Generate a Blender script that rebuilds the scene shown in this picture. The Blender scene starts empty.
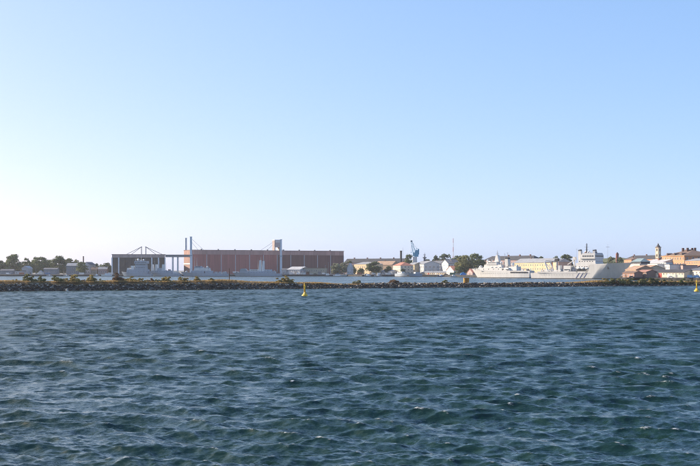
import bpy, bmesh, math, random
import numpy as np
from mathutils import Vector, Matrix
# ---------------------------------------------------------------- camera, sky, sun, exposure
sc = bpy.context.scene
COL = sc.collection
F, YH, EYE = 1098.0, 270.0, 8.0          # focal length in photo pixels, horizon row, eye height in metres
cam = bpy.data.cameras.new('camera'); cam_o = bpy.data.objects.new('camera', cam); COL.objects.link(cam_o)
cam.sensor_width = 36.0; cam.lens = 36.0 * F / 700.0
cam.shift_y = (YH - 233.0) / 700.0
cam.clip_start = 0.5; cam.clip_end = 30000
cam_o.location = (0, 0, EYE); cam_o.rotation_euler = (math.radians(90), 0, 0)
sc.camera = cam_o
SUN_EL, SUN_AZ = math.radians(27.2), math.radians(-69)      # azimuth measured from +Y, negative is left
world = bpy.data.worlds.new('World'); sc.world = world; world.use_nodes = True
wn = world.node_tree; wn.nodes.clear()
wo = wn.nodes.new('ShaderNodeOutputWorld'); bg = wn.nodes.new('ShaderNodeBackground')
sky = wn.nodes.new('ShaderNodeTexSky'); sky.sky_type = 'NISHITA'; sky.sun_disc = False
sky.sun_elevation = SUN_EL; sky.sun_rotation = SUN_AZ
sky.altitude = 0; sky.air_density = 0.49; sky.dust_density = 1.24; sky.ozone_density = 3.4
# the camera's colour response: each channel of the sky keeps its order but is compressed a little, the same in every direction
_sep, _com = wn.nodes.new('ShaderNodeSeparateColor'), wn.nodes.new('ShaderNodeCombineColor'); wn.links.new(sky.outputs[0], _sep.inputs[0])
for _i, (_g, _e) in enumerate(((.75, .75), (.55, .45), (.3, .37))):
    _a = wn.nodes.new('ShaderNodeMath'); _a.operation = 'MULTIPLY'; _a.inputs[1].default_value = 0.125; wn.links.new(_sep.outputs[_i], _a.inputs[0])
    _p = wn.nodes.new('ShaderNodeMath'); _p.operation = 'POWER'; _p.inputs[1].default_value = _g; wn.links.new(_a.outputs[0], _p.inputs[0])
    _m = wn.nodes.new('ShaderNodeMath'); _m.operation = 'MULTIPLY'; _m.inputs[1].default_value = 2 ** (_e - 1.2) / 0.125; wn.links.new(_p.outputs[0], _m.inputs[0]); wn.links.new(_m.outputs[0], _com.inputs[_i])
wn.links.new(_com.outputs[0], bg.inputs[0]); wn.links.new(bg.outputs[0], wo.inputs[0])
bg.inputs[1].default_value = 0.125
sun = bpy.data.lights.new('sun', 'SUN'); sun_o = bpy.data.objects.new('sun', sun); COL.objects.link(sun_o)
sun.energy = 3.9; sun.angle = math.radians(0.53); sun.color = (1.0, 0.88, 0.72)
SD = Vector((math.sin(SUN_AZ) * math.cos(SUN_EL), math.cos(SUN_AZ) * math.cos(SUN_EL), math.sin(SUN_EL)))
sun_o.rotation_euler = (-SD).to_track_quat('-Z', 'Y').to_euler(); sun_o.location = SD * 500
vs = sc.view_settings
vs.view_transform = 'Standard'; vs.look = 'None'; vs.exposure = 1.2; vs.gamma = 1.0; vs.use_curve_mapping = False
sc.render.engine = 'CYCLES'
sc.cycles.use_denoising = True
sc.cycles.denoiser = 'OPENIMAGEDENOISE'; sc.cycles.denoising_input_passes = 'RGB_ALBEDO_NORMAL'; sc.cycles.denoising_prefilter = 'NONE'; sc.cycles.sample_clamp_direct = 0; sc.cycles.sample_clamp_indirect = 6
sc.cycles.filter_width = 1.05; sc.cycles.max_bounces = 8; sc.cycles.volume_bounces = 0
sc.cycles.volume_step_rate = 4; sc.cycles.volume_max_steps = 32
random.seed(7); RNG = np.random.default_rng(11)

# ---------------------------------------------------------------- materials
MATS = {}
def mat(name, col, rough=0.8, var=0.25, scale=0.3, bump=0.0, metal=0.0, stretch=(1, 1, 1), spec=0.3, col2=None, objvar=0.0):
    """A principled surface whose colour wanders with world-sized noise."""
    if name in MATS: return MATS[name]
    m = bpy.data.materials.new(name); m.use_nodes = True; nt = m.node_tree; L = nt.links
    b = nt.nodes['Principled BSDF']; b.inputs['Roughness'].default_value = rough; b.inputs['Metallic'].default_value = metal
    b.inputs['Specular IOR Level'].default_value = spec
    tc = nt.nodes.new('ShaderNodeTexCoord'); mp = nt.nodes.new('ShaderNodeMapping'); mp.inputs['Scale'].default_value = stretch
    L.new(tc.outputs['Object'], mp.inputs[0])
    n = nt.nodes.new('ShaderNodeTexNoise'); n.inputs['Scale'].default_value = scale; n.inputs['Detail'].default_value = 6; n.inputs['Roughness'].default_value = 0.65
    L.new(mp.outputs[0], n.inputs['Vector'])
    r = nt.nodes.new('ShaderNodeValToRGB')
    c2 = col2 if col2 else tuple(min(1, c * (1 + var)) for c in col)
    c1 = col if col2 else tuple(c * (1 - var) for c in col)
    r.color_ramp.elements[0].position = 0.3; r.color_ramp.elements[1].position = 0.7
    r.color_ramp.elements[0].color = (*c1, 1); r.color_ramp.elements[1].color = (*c2, 1)
    L.new(n.outputs['Fac'], r.inputs[0]); last = r.outputs[0]
    if objvar:
        oi = nt.nodes.new('ShaderNodeObjectInfo'); mr = nt.nodes.new('ShaderNodeMapRange')
        mr.inputs['To Min'].default_value = 1 - objvar; mr.inputs['To Max'].default_value = 1 + objvar
        L.new(oi.outputs['Random'], mr.inputs['Value'])
        hs = nt.nodes.new('ShaderNodeHueSaturation'); L.new(mr.outputs[0], hs.inputs['Value']); L.new(last, hs.inputs['Color']); last = hs.outputs[0]
    L.new(last, b.inputs['Base Color'])
    if bump:
        bp = nt.nodes.new('ShaderNodeBump'); bp.inputs['Strength'].default_value = 0.6; bp.inputs['Distance'].default_value = bump
        L.new(n.outputs['Fac'], bp.inputs['Height']); L.new(bp.outputs[0], b.inputs['Normal'])
    MATS[name] = m; return m

def leaf_mat(name, dark, light, trans=0.25):
    if name in MATS: return MATS[name]
    m = bpy.data.materials.new(name); m.use_nodes = True; nt = m.node_tree; L = nt.links
    b = nt.nodes['Principled BSDF']; b.inputs['Roughness'].default_value = 0.75; b.inputs['Specular IOR Level'].default_value = 0.15
    at = nt.nodes.new('ShaderNodeAttribute'); at.attribute_name = 'tint'
    r = nt.nodes.new('ShaderNodeValToRGB'); r.color_ramp.elements[0].color = (*dark, 1); r.color_ramp.elements[1].color = (*light, 1)
    L.new(at.outputs['Fac'], r.inputs[0]); L.new(r.outputs[0], b.inputs['Base Color'])
    t = nt.nodes.new('ShaderNodeBsdfTranslucent'); L.new(r.outputs[0], t.inputs[0])
    mx = nt.nodes.new('ShaderNodeMixShader'); mx.inputs[0].default_value = trans
    L.new(b.outputs[0], mx.inputs[1]); L.new(t.outputs[0], mx.inputs[2]); L.new(mx.outputs[0], nt.nodes['Material Output'].inputs[0])
    MATS[name] = m; return m

# ---------------------------------------------------------------- mesh helpers
def W(px, py, D):  # a photo pixel at a chosen distance
    return Vector(((px - 350.0) / F * D, D, EYE + (YH - py) / F * D))
def WX(px, D): return (px - 350.0) / F * D
def WZ(py, D): return EYE + (YH - py) / F * D

class MB:
    """Collects vertices and faces for ONE mesh."""
    def __init__(s): s.v, s.f, s.mi = [], [], []
    def add(s, vs, fs, mi=0):
        o = len(s.v); s.v += [tuple(v) for v in vs]; s.f += [tuple(i + o for i in f) for f in fs]; s.mi += [mi] * len(fs); return s
    def box(s, x0, x1, y0, y1, z0, z1, mi=0, taper=0.0, tx=None, ty=None):
        tx = taper if tx is None else tx; ty = taper if ty is None else ty
        return s.add([(x0, y0, z0), (x1, y0, z0), (x1, y1, z0), (x0, y1, z0), (x0 + tx, y0 + ty, z1), (x1 - tx, y0 + ty, z1), (x1 - tx, y1 - ty, z1), (x0 + tx, y1 - ty, z1)],
              [(0, 3, 2, 1), (4, 5, 6, 7), (0, 1, 5, 4), (1, 2, 6, 5), (2, 3, 7, 6), (3, 0, 4, 7)], mi)
    def prism(s, poly, axis, a, b, mi=0):
        """2-D outline pushed along an axis: 'y' takes (x,z) outlines, 'x' takes (y,z), 'z' takes (x,y)."""
        n = len(poly)
        def p(q, t): return (q[0], t, q[1]) if axis == 'y' else ((t, q[0], q[1]) if axis == 'x' else (q[0], q[1], t))
        return s.add([p(q, a) for q in poly] + [p(q, b) for q in poly], [tuple(range(n)), tuple(range(2 * n - 1, n - 1, -1))] + [(i, i + n, (i + 1) % n + n, (i + 1) % n) for i in range(n)], mi)
    def tube(s, a, b, r0, r1=None, n=8, mi=0):
        a, b = Vector(a), Vector(b); r1 = r0 if r1 is None else r1; d = (b - a)
        if d.length < 1e-6: return s
        d.normalize(); u = d.orthogonal().normalized(); w = d.cross(u)
        vs = [a + (u * math.cos(2 * math.pi * i / n) + w * math.sin(2 * math.pi * i / n)) * r0 for i in range(n)] + [b + (u * math.cos(2 * math.pi * i / n) + w * math.sin(2 * math.pi * i / n)) * r1 for i in range(n)]
        return s.add(vs, [(i, (i + 1) % n, (i + 1) % n + n, i + n) for i in range(n)] + [tuple(range(n - 1, -1, -1)), tuple(range(n, 2 * n))], mi)
    def lathe(s, prof, c=(0, 0, 0), n=14, mi=0):
        vs, fs = [], []
        for r, z in prof: vs += [(c[0] + r * math.cos(2 * math.pi * i / n), c[1] + r * math.sin(2 * math.pi * i / n), c[2] + z) for i in range(n)]
        for j in range(len(prof) - 1): fs += [(j * n + i, j * n + (i + 1) % n, (j + 1) * n + (i + 1) % n, (j + 1) * n + i) for i in range(n)]
        fs += [tuple(range(n - 1, -1, -1)), tuple((len(prof) - 1) * n + i for i in range(n))]
        return s.add(vs, fs, mi)
    def mesh(s, name, mats):
        me = bpy.data.meshes.new(name); me.from_pydata(s.v, [], s.f)
        for m in (mats if isinstance(mats, (list, tuple)) else [mats]): me.materials.append(m)
        if any(s.mi): me.polygons.foreach_set('material_index', s.mi)
        bm = bmesh.new(); bm.from_mesh(me); bmesh.ops.recalc_face_normals(bm, faces=bm.faces); bm.to_mesh(me); bm.free()
        me.update(); return me
    def build(s, name, mats, parent=None, smooth=False):
        me = s.mesh(name, mats)
        if smooth: me.polygons.foreach_set('use_smooth', [True] * len(me.polygons))
        return link(name, me, parent)
def link(name, me, parent=None, loc=None, rotz=0.0):
    o = bpy.data.objects.new(name, me); COL.objects.link(o)
    if parent: o.parent = parent
    if loc is not None: o.location = loc
    if rotz: o.rotation_euler = (0, 0, rotz)
    return o
def tag(o, label=None, cat=None, group=None, kind=None):
    if label: o['label'] = label
    if cat: o['category'] = cat
    if group: o['group'] = group
    if kind: o['kind'] = kind
    return o
def thing(name, label, cat, loc=(0, 0, 0), rotz=0.0, group=None):
    return tag(link(name, None, None, loc, rotz), label, cat, group)

# ---------------------------------------------------------------- the water
BW_A, BW_B = Vector((-131.0, 404.5)), Vector((180.0, 557.0))     # waterline of the breakwater, left and right of the view
BW_D = (BW_B - BW_A).normalized(); BW_N = Vector((BW_D.y, -BW_D.x))  # along the line, and out towards the open water
def make_water():
    r = [4.0]
    while r[-1] < 38: r.append(r[-1] * 1.12)
    while r[-1] < 130: r.append(r[-1] + 0.085 * (max(r[-1], 45) / 45.0) ** 1.36)
    while r[-1] < 560: r.append(r[-1] + 0.36 * (r[-1] / 130.0) ** 0.6)
    while r[-1] < 1500: r.append(r[-1] * 1.012)
    while r[-1] < 14000: r.append(r[-1] * 1.25)
    r = np.array(r); half = math.radians(21.5)
    th = np.concatenate([np.linspace(-math.pi, -half, 60, endpoint=False), np.linspace(-half, half, 600), np.linspace(half, math.pi, 60)[1:]])
    nr, nt = len(r), len(th)
    R, T = np.meshgrid(r, th, indexing='ij')
    X = R * np.sin(T); Y = R * np.cos(T)
    dr = np.gradient(r); dt = np.gradient(th)
    S = np.maximum(dr[:, None], (R * dt[None, :]) * 0.6)          # local mesh spacing
    shelter = np.clip(((X - BW_A.x) * BW_N.x + (Y - BW_A.y) * BW_N.y + 4) / 10, 0, 1)   # 1 in the open, 0 behind the breakwater
    amp = 0.75 + 0.25 * shelter
    rng = np.random.default_rng(5)
    n = 190
    lam = np.exp(np.linspace(math.log(8.0), math.log(0.26), n)) * rng.uniform(0.97, 1.03, n)
    k = 2 * math.pi / lam
    wind = math.radians(197)                                     # waves run towards the camera and a little to the left
    spread = np.where(lam > 4, 0.35, np.where(lam > 1.2, 0.55, 0.75))
    ang = wind + rng.normal(0, 1, n) * spread
    peak = 2.6
    slope = 0.0350 * np.exp(-0.9 * np.clip(np.log(lam / peak), 0, None) ** 2) * np.where(lam < peak, (lam / peak) ** 0.02, 1.0)
    a = slope / k * rng.uniform(0.6, 1.4, n); ph = rng.uniform(0, 2 * math.pi, n)
    Z = np.zeros_like(X); DX = np.zeros_like(X); DY = np.zeros_like(X); J = np.zeros_like(X); LOST = np.zeros_like(X)
    # wave groups: slow patches of stronger and weaker chop
    gust = 1.0 + 0.13 * np.sin(X * 0.043 + Y * 0.031 + 1.0) * np.sin(X * -0.021 + Y * 0.062) + 0.09 * np.sin(X * 0.12 - Y * 0.09)
    for i in range(n):
        w = np.clip((lam[i] / S - 2.2) / 2.6, 0, 1)
        LOST += (a[i] * k[i]) ** 2 * 0.5 * (1 - w * w)           # slope variance the mesh is too coarse to carry
        rows = np.where(w.max(axis=1) > 0)[0]
        if len(rows) == 0: continue
        q = slice(rows[0], rows[-1] + 1)
        kx, ky = math.sin(ang[i]) * k[i], math.cos(ang[i]) * k[i]
        p = X[q] * kx + Y[q] * ky + ph[i]; aw = a[i] * w[q]
        s_, c_ = np.sin(p), np.cos(p)
        Z[q] += aw * s_; DX[q] += aw * c_ * kx / k[i]; DY[q] += aw * c_ * ky / k[i]; J[q] += aw * s_ * k[i]
    A = amp * gust; Z *= A; J *= A
    X2 = X + DX * A * 0.85; Y2 = Y + DY * A * 0.85
    sel = (R > 45) & (R < 300) & (np.abs(T) < 0.35); t0, t1 = np.percentile(J[sel], [99.66, 99.97])
    foam = np.clip((J - t0) / (t1 - t0), 0, 1) * np.clip((R - 20) / 20, 0, 1) * shelter
    co = np.stack([X2, Y2, Z], -1).reshape(-1, 3)
    ii = np.arange(nr - 1)[:, None] * nt + np.arange(nt - 1)[None, :]
    quads = np.stack([ii, ii + nt, ii + nt + 1, ii + 1], -1).reshape(-1, 4)[:, ::-1]
    me = bpy.data.meshes.new('sea'); me.vertices.add(len(co)); me.vertices.foreach_set('co', co.astype(np.float32).ravel())
    nq = len(quads); me.loops.add(nq * 4); me.loops.foreach_set('vertex_index', quads.astype(np.int32).ravel())
    me.polygons.add(nq); me.polygons.foreach_set('loop_start', np.arange(nq, dtype=np.int32) * 4)
    try: me.polygons.foreach_set('loop_total', np.full(nq, 4, dtype=np.int32))
    except Exception: pass
    me.update(calc_edges=True); me.polygons.foreach_set('use_smooth', np.ones(nq, dtype=bool))
    at = me.attributes.new('foam', 'FLOAT', 'POINT'); at.data.foreach_set('value', foam.astype(np.float32).ravel())
    lo = me.attributes.new('fine_chop', 'FLOAT', 'POINT'); lo.data.foreach_set('value', (np.sqrt(LOST) * A).astype(np.float32).ravel())
    if me.polygons[nq // 2].normal.z < 0: me.flip_normals()
    m = bpy.data.materials.new('sea_water'); m.use_nodes = True; t = m.node_tree; L = t.links
    b = t.nodes['Principled BSDF']; b.inputs['Base Color'].default_value = (0.0075, 0.0265, 0.0195, 1); b.inputs['Roughness'].default_value = 0.08
    b.inputs['IOR'].default_value = 1.333; b.inputs['Specular IOR Level'].default_value = 0.5
    geo = t.nodes.new('ShaderNodeNewGeometry')
    def noise(scale, stretch, detail, rough=0.6):
        mp = t.nodes.new('ShaderNodeMapping'); mp.inputs['Scale'].default_value = stretch; mp.inputs['Rotation'].default_value = (0, 0, math.radians(14))
        L.new(geo.outputs['Position'], mp.inputs[0])
        nn = t.nodes.new('ShaderNodeTexNoise'); nn.inputs['Scale'].default_value = scale; nn.inputs['Detail'].default_value = detail; nn.inputs['Roughness'].default_value = rough
        L.new(mp.outputs[0], nn.inputs['Vector']); return nn
    # ripples and the chop finer than the mesh tilt the surface normal directly
    def vm(op, x=None, y=None, z=None):
        v = t.nodes.new('ShaderNodeVectorMath'); v.operation = op
        for i, q in enumerate((x, y, z)):
            if q is None: continue
            if isinstance(q, tuple): v.inputs[i].default_value = q
            else: L.new(q, v.inputs[i])
        return v
    n1 = noise(1.3, (0.5, 1.3, 1), 5, 0.66); n2 = noise(6.5, (0.7, 1.3, 1), 3); n3 = noise(0.5, (0.8, 0.65, 1), 6, 0.65)
    lo_ = t.nodes.new('ShaderNodeAttribute'); lo_.attribute_name = 'fine_chop'
    h = (0.5, 0.5, 0.5)
    v1 = vm('MULTIPLY', vm('SUBTRACT', n1.outputs['Color'], h).outputs[0], (0.48, 0.85, 0)); v2 = vm('MULTIPLY', vm('SUBTRACT', n2.outputs['Color'], h).outputs[0], (0.55, 0.85, 0))
    v3 = vm('MULTIPLY', vm('SUBTRACT', n3.outputs['Color'], h).outputs[0], (4.5, 8.5, 0)); sc3 = t.nodes.new('ShaderNodeVectorMath'); sc3.operation = 'SCALE'; L.new(v3.outputs[0], sc3.inputs[0]); L.new(lo_.outputs['Fac'], sc3.inputs['Scale'])
    tot = vm('ADD', vm('ADD', v1.outputs[0], v2.outputs[0]).outputs[0], sc3.outputs[0])
    nn_ = vm('NORMALIZE', vm('ADD', geo.outputs['Normal'], tot.outputs[0]).outputs[0])
    L.new(nn_.outputs[0], b.inputs['Normal'])
    sq = t.nodes.new('ShaderNodeMath'); sq.operation = 'POWER'; sq.inputs[1].default_value = 2.0; L.new(lo_.outputs['Fac'], sq.inputs[0])
    ra = t.nodes.new('ShaderNodeMath'); ra.operation = 'MULTIPLY_ADD'; ra.inputs[1].default_value = 1.1; ra.inputs[2].default_value = 0.005; L.new(sq.outputs[0], ra.inputs[0])
    rb = t.nodes.new('ShaderNodeMath'); rb.operation = 'SQRT'; L.new(ra.outputs[0], rb.inputs[0]); L.new(rb.outputs[0], b.inputs['Roughness'])
    fo = t.nodes.new('ShaderNodeAttribute'); fo.attribute_name = 'foam'
    fn = noise(5.0, (0.7, 1.2, 1), 6, 0.75)
    mul = t.nodes.new('ShaderNodeMath'); mul.operation = 'MULTIPLY_ADD'; mul.inputs[1].default_value = 6.0; mul.inputs[2].default_value = -2.7; L.new(fn.outputs['Fac'], mul.inputs[0])
    mu2 = t.nodes.new('ShaderNodeMath'); mu2.operation = 'MULTIPLY'; mu2.use_clamp = True; L.new(mul.outputs[0], mu2.inputs[0]); L.new(fo.outputs['Fac'], mu2.inputs[1])
    fd = t.nodes.new('ShaderNodeBsdfDiffuse'); fd.inputs[0].default_value = (0.72, 0.74, 0.74, 1)
    mx = t.nodes.new('ShaderNodeMixShader'); L.new(mu2.outputs[0], mx.inputs[0]); L.new(b.outputs[0], mx.inputs[1]); L.new(fd.outputs[0], mx.inputs[2])
    L.new(mx.outputs[0], t.nodes['Material Output'].inputs[0])
    me.materials.append(m)
    tag(link('sea', me), 'choppy dark teal blue sea with small whitecaps', None, None, 'structure')
make_water()
# ---------------------------------------------------------------- foliage
def foliage_mesh(name, lobes, n, size, rng, up=0.3, flat=0.0):
    """Leaf clumps: small bent quads spread through the volume of many lobes (cx,cy,cz,rx,ry,rz)."""
    vol = np.array([l[3] * l[4] * l[5] for l in lobes]) ** 0.7; vol /= vol.sum()
    pick = rng.choice(len(lobes), n, p=vol); Lb = np.array(lobes)[pick]
    d = rng.normal(0, 1, (n, 3)); d /= np.linalg.norm(d, axis=1)[:, None]
    d[:, 2] = np.where(d[:, 2] < -0.35, -d[:, 2] * 0.6, d[:, 2])
    rad = rng.uniform(0.55, 1.06, n) ** 0.7
    c = Lb[:, :3] + d * Lb[:, 3:] * rad[:, None]
    nrm = d + rng.normal(0, 0.55, (n, 3)) + np.array([0, 0, up]); nrm /= np.linalg.norm(nrm, axis=1)[:, None]
    t = np.cross(nrm, rng.normal(0, 1, (n, 3))); t /= np.linalg.norm(t, axis=1)[:, None]; b = np.cross(nrm, t)
    s = size * rng.uniform(0.55, 1.45, n)[:, None]; e = s * rng.uniform(0.45, 0.9, n)[:, None]
    v = np.stack([c - t * s, c - b * e + nrm * s * 0.15, c + t * s, c + b * e + nrm * s * 0.15], 1).reshape(-1, 3)
    me = bpy.data.meshes.new(name); me.from_pydata(v.tolist(), [], (np.arange(n)[:, None] * 4 + np.arange(4)[None]).tolist())
    lob_t = rng.uniform(-0.22, 0.22, len(lobes))[pick]
    tint = np.clip(rng.uniform(0.15, 0.85, n) + lob_t, 0, 1)
    a = me.attributes.new('tint', 'FLOAT', 'FACE'); a.data.foreach_set('value', tint.astype(np.float32)); return me
LEAF = {
 'oak':   ('foliage_green', (0.065, 0.090, 0.032), (0.20, 0.225, 0.085)),
 'dark':  ('foliage_dark', (0.042, 0.060, 0.028), (0.14, 0.165, 0.068)),
 'olive': ('foliage_olive', (0.095, 0.105, 0.042), (0.27, 0.26, 0.11)),
 'willow':('foliage_silver', (0.13, 0.145, 0.085), (0.33, 0.33, 0.22)),
 'gold':  ('foliage_gold', (0.17, 0.135, 0.042), (0.44, 0.34, 0.125)),
 'rust':  ('foliage_rust', (0.11, 0.065, 0.038), (0.27, 0.17, 0.095)),
}
def lm(k): return leaf_mat(*LEAF[k], .32)
BARK = mat('bark', (0.09, 0.07, 0.05), 0.9, 0.4, 1.5, 0.05)
def trunk_into(mb, H, r, rng, limbs, spread, top):
    pts = [Vector((0, 0, -0.3))]; 
    for i in range(1, 5): pts.append(Vector((rng.uniform(-.03, .03) * H, rng.uniform(-.03, .03) * H, top * i / 4)))
    rr = [r * (1.25, 0.95, 0.8, 0.62, 0.4)[i] for i in range(5)]
    for i in range(4): mb.tube(pts[i], pts[i + 1], rr[i], rr[i + 1], 7)
    for j in range(limbs):
        i = rng.integers(2, 5); a = rng.uniform(0, 2 * math.pi); b = pts[i]; L = rng.uniform(.6, 1.0) * spread
        m = b + Vector((math.cos(a) * L * .5, math.sin(a) * L * .5, L * .45)); e = m + Vector((math.cos(a) * L * .5, math.sin(a) * L * .5, L * .25))
        mb.tube(b, m, rr[i] * .6, rr[i] * .38, 5); mb.tube(m, e, rr[i] * .38, rr[i] * .12, 5)
def tree(label, px, ytop, wpx, D, kind='oak', z0=2.0, seed=0, squat=0.0, name='broadleaf_tree', group=None, low=0.06):
    """A tapered trunk with limbs and a crown of many leaf clumps; px is the trunk, wpx the crown's width in the view."""
    rng = np.random.default_rng(seed * 17 + 3)
    H = WZ(ytop, D) - z0; Wd = wpx / F * D
    t = thing(name, label, 'tree', (WX(px, D), D, z0), 0, group)
    mb = MB(); trunk_into(mb, H, max(0.25, H * 0.028), rng, 6, Wd * .42, H * 0.72); mb.build('trunk', BARK, t)
    lobes = []
    nl = int(18 + Wd * 1.2)
    for i in range(nl):
        u = rng.uniform(0, 1); a = rng.uniform(0, 2 * math.pi)
        zc = H * (low + 0.10 + (0.80 - low) * u)
        env = math.sin(math.pi * (0.20 + 0.70 * u)) ** 0.65 if squat == 0 else math.sin(math.pi * (0.25 + .6 * u)) ** .5
        rr = Wd * 0.5 * env * math.sqrt(rng.uniform(0.08, 1)) * 0.82
        q = (rng.uniform(0.11, 0.20) * Wd + 0.05 * H) * (1.12 - 0.40 * u)
        lobes.append((math.cos(a) * rr, math.sin(a) * rr, min(zc, H - q * .72), q, q, q * rng.uniform(0.6, 0.85)))
    lobes.append((rng.uniform(-.06, .06) * Wd, 0, H * .87, Wd * .17, Wd * .17, H * .12))
    n = int(min(3600, 600 + Wd * H * 5))
    me = foliage_mesh('crown', lobes, n, 0.62 + 0.012 * H, rng); me.materials.append(lm(kind)); link('crown', me, t)
    return t

# ---------------------------------------------------------------- the breakwater
def bw_point(px, back):
    """Point of the breakwater seen at photo column px, set back (m) from its waterline."""
    k = (px - 350.0) / F; o = BW_A - BW_N * back
    s = (k * o.y - o.x) / (BW_D.x - k * BW_D.y); return o + BW_D * s
def crest_h(s):  # rock crest height along the breakwater, s metres from its left anchor
    t = s / 352.0
    return 2.12 + 0.55 * max(0, 1 - max(t, 0) / 0.45) - 0.1 * t + 0.22 * math.sin(s * 0.05) * math.sin(s * .113 + 1) - 0.95 * max(0, min(1, (t - 0.74) / 0.10))
def turf_h(s):   # soil on top, a mound at the left and the right
    t = s / 352.0
    h = 1.25 * max(0, min(1, (0.42 - t) / 0.14)) + 1.25 * max(0, min(1, (t - 0.745) / 0.08))
    return crest_h(s) - 0.25 + h
BW_O = thing('breakwater', 'long low rubble breakwater of dark boulders across the water', 'breakwater', (BW_A.x, BW_A.y, 0), math.atan2(BW_D.y, BW_D.x))
S0, S1 = -70.0, 470.0
ROCKM = mat('granite_rubble', (0.032, 0.029, 0.026), 0.9, 0.5, 0.9, 0.10, col2=(0.15, 0.133, 0.112), objvar=0.45)
ROCKP = mat('granite_pale_sunlit', (0.30, 0.265, 0.22), 0.9, 0.5, 1.1, 0.08, col2=(0.60, 0.53, 0.44), objvar=0.3)  # pale granite with sunlight put into its colour, for lit stones
SOIL = mat('dry_soil', (0.22, 0.155, 0.075), 0.95, 0.35, 0.25, 0.12)
def make_breakwater():
    mb = MB(); N = 180; rows = []
    for i in range(N + 1):
        s = S0 + (S1 - S0) * i / N; c, g = crest_h(s) - .5, turf_h(s)
        rows.append([(s, 1.2, -1.6), (s, 2.6, 0.2), (s, 5.0, c * .75), (s, 6.4, c), (s, 8.2, g - .15 + .1 * math.sin(s * .7)), (s, 11.5, g + .12 * math.sin(s * .4)), (s, 14.5, g * .7), (s, 18, -1.6)])
    vs = [p for r in rows for p in r]; w = 8
    mb.add(vs, [(i * w + j, (i + 1) * w + j, (i + 1) * w + j + 1, i * w + j + 1) for i in range(N) for j in range(3)], 0)
    mb.f += [(i * w + j, (i + 1) * w + j, (i + 1) * w + j + 1, i * w + j + 1) for i in range(N) for j in range(3, w - 1)]; mb.mi += [1] * (N * (w - 4))
    mb.build('core', [ROCKM, SOIL], BW_O, True)
    rng = np.random.default_rng(3)
    from mathutils import noise
    shapes = []
    for k in range(10):
        bm = bmesh.new()
        for j in range(15):
            d = Vector(rng.normal(0, 1, 3)).normalized() * rng.uniform(0.8, 1.05); bm.verts.new((d.x * rng.uniform(.8, 1.1), d.y * .85, d.z * .72))
        bmesh.ops.convex_hull(bm, input=bm.verts); bm.verts.ensure_lookup_table()
        for v in [v for v in bm.verts if not v.link_faces]: bm.verts.remove(v)
        me = bpy.data.meshes.new('boulder'); bm.to_mesh(me); bm.free(); shapes.append(me)
    def slope(s, u):   # rock face from the waterline (u=0) to behind the crest (u=1)
        c = crest_h(s)
        if u < .72: return 1.0 + u / .72 * 4.9, -0.25 + (u / .72) * (c + .0)
        return 5.9 + (u - .72) / .28 * 2.2, c - (u - .72) * .9
    # the boulders that can be picked out: larger ones, many on the crest coloured as sunlit
    cand = []
    for i in range(300):
        s = rng.uniform(-12, 366); u = rng.choice([rng.uniform(.05, .6), rng.uniform(.55, .95)], p=[.45, .55]); y, z = slope(s, u)
        cand.append((s, y, z, rng.uniform(.45, .9), u))
    pm = []
    for me in shapes:
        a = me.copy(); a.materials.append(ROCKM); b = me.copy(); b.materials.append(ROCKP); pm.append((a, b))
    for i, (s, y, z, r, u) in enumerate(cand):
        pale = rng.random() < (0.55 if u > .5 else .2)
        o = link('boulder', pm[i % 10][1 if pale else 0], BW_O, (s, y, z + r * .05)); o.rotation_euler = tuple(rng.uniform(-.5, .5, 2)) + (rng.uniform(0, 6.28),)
        q = r * (0.8 if pale else 1.0)
        o.scale = (q * rng.uniform(.9, 1.5), q * rng.uniform(.8, 1.1), q * rng.uniform(.65, 1.0))
    # everything smaller: one heap
    V, Fc, MI = [], [], []; off = 0
    for i in range(7500):
        s = rng.uniform(S0, S1); u = rng.uniform(-.02, 1.0); y, z = slope(s, max(u, 0)); r = rng.uniform(.22, .68)
        me = shapes[i % 10]; co = np.array([v.co[:] for v in me.vertices]); a = rng.uniform(0, 6.28); ca, sa = math.cos(a), math.sin(a)
        co = co * np.array([rng.uniform(.8, 1.5), rng.uniform(.8, 1.2), rng.uniform(.6, 1.0)]) * r
        co = np.stack([co[:, 0] * ca - co[:, 1] * sa, co[:, 0] * sa + co[:, 1] * ca, co[:, 2] + co[:, 0] * rng.uniform(-.4, .4)], 1) + np.array([s, y + rng.uniform(-.3, .3), z + rng.uniform(-.35, .2)])
        V += co.tolist(); Fc += [tuple(x + off for x in p.vertices) for p in me.polygons]; off += len(co)
        MI += [1 if rng.random() < (.32 if u > .6 else .10) else 0] * len(me.polygons)  # upper stones get the painted sunlit tone more often
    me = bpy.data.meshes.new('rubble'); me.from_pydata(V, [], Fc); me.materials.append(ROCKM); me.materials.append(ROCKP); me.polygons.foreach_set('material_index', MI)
    tag(link('rubble', me, BW_O), kind='stuff')
make_breakwater()
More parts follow.
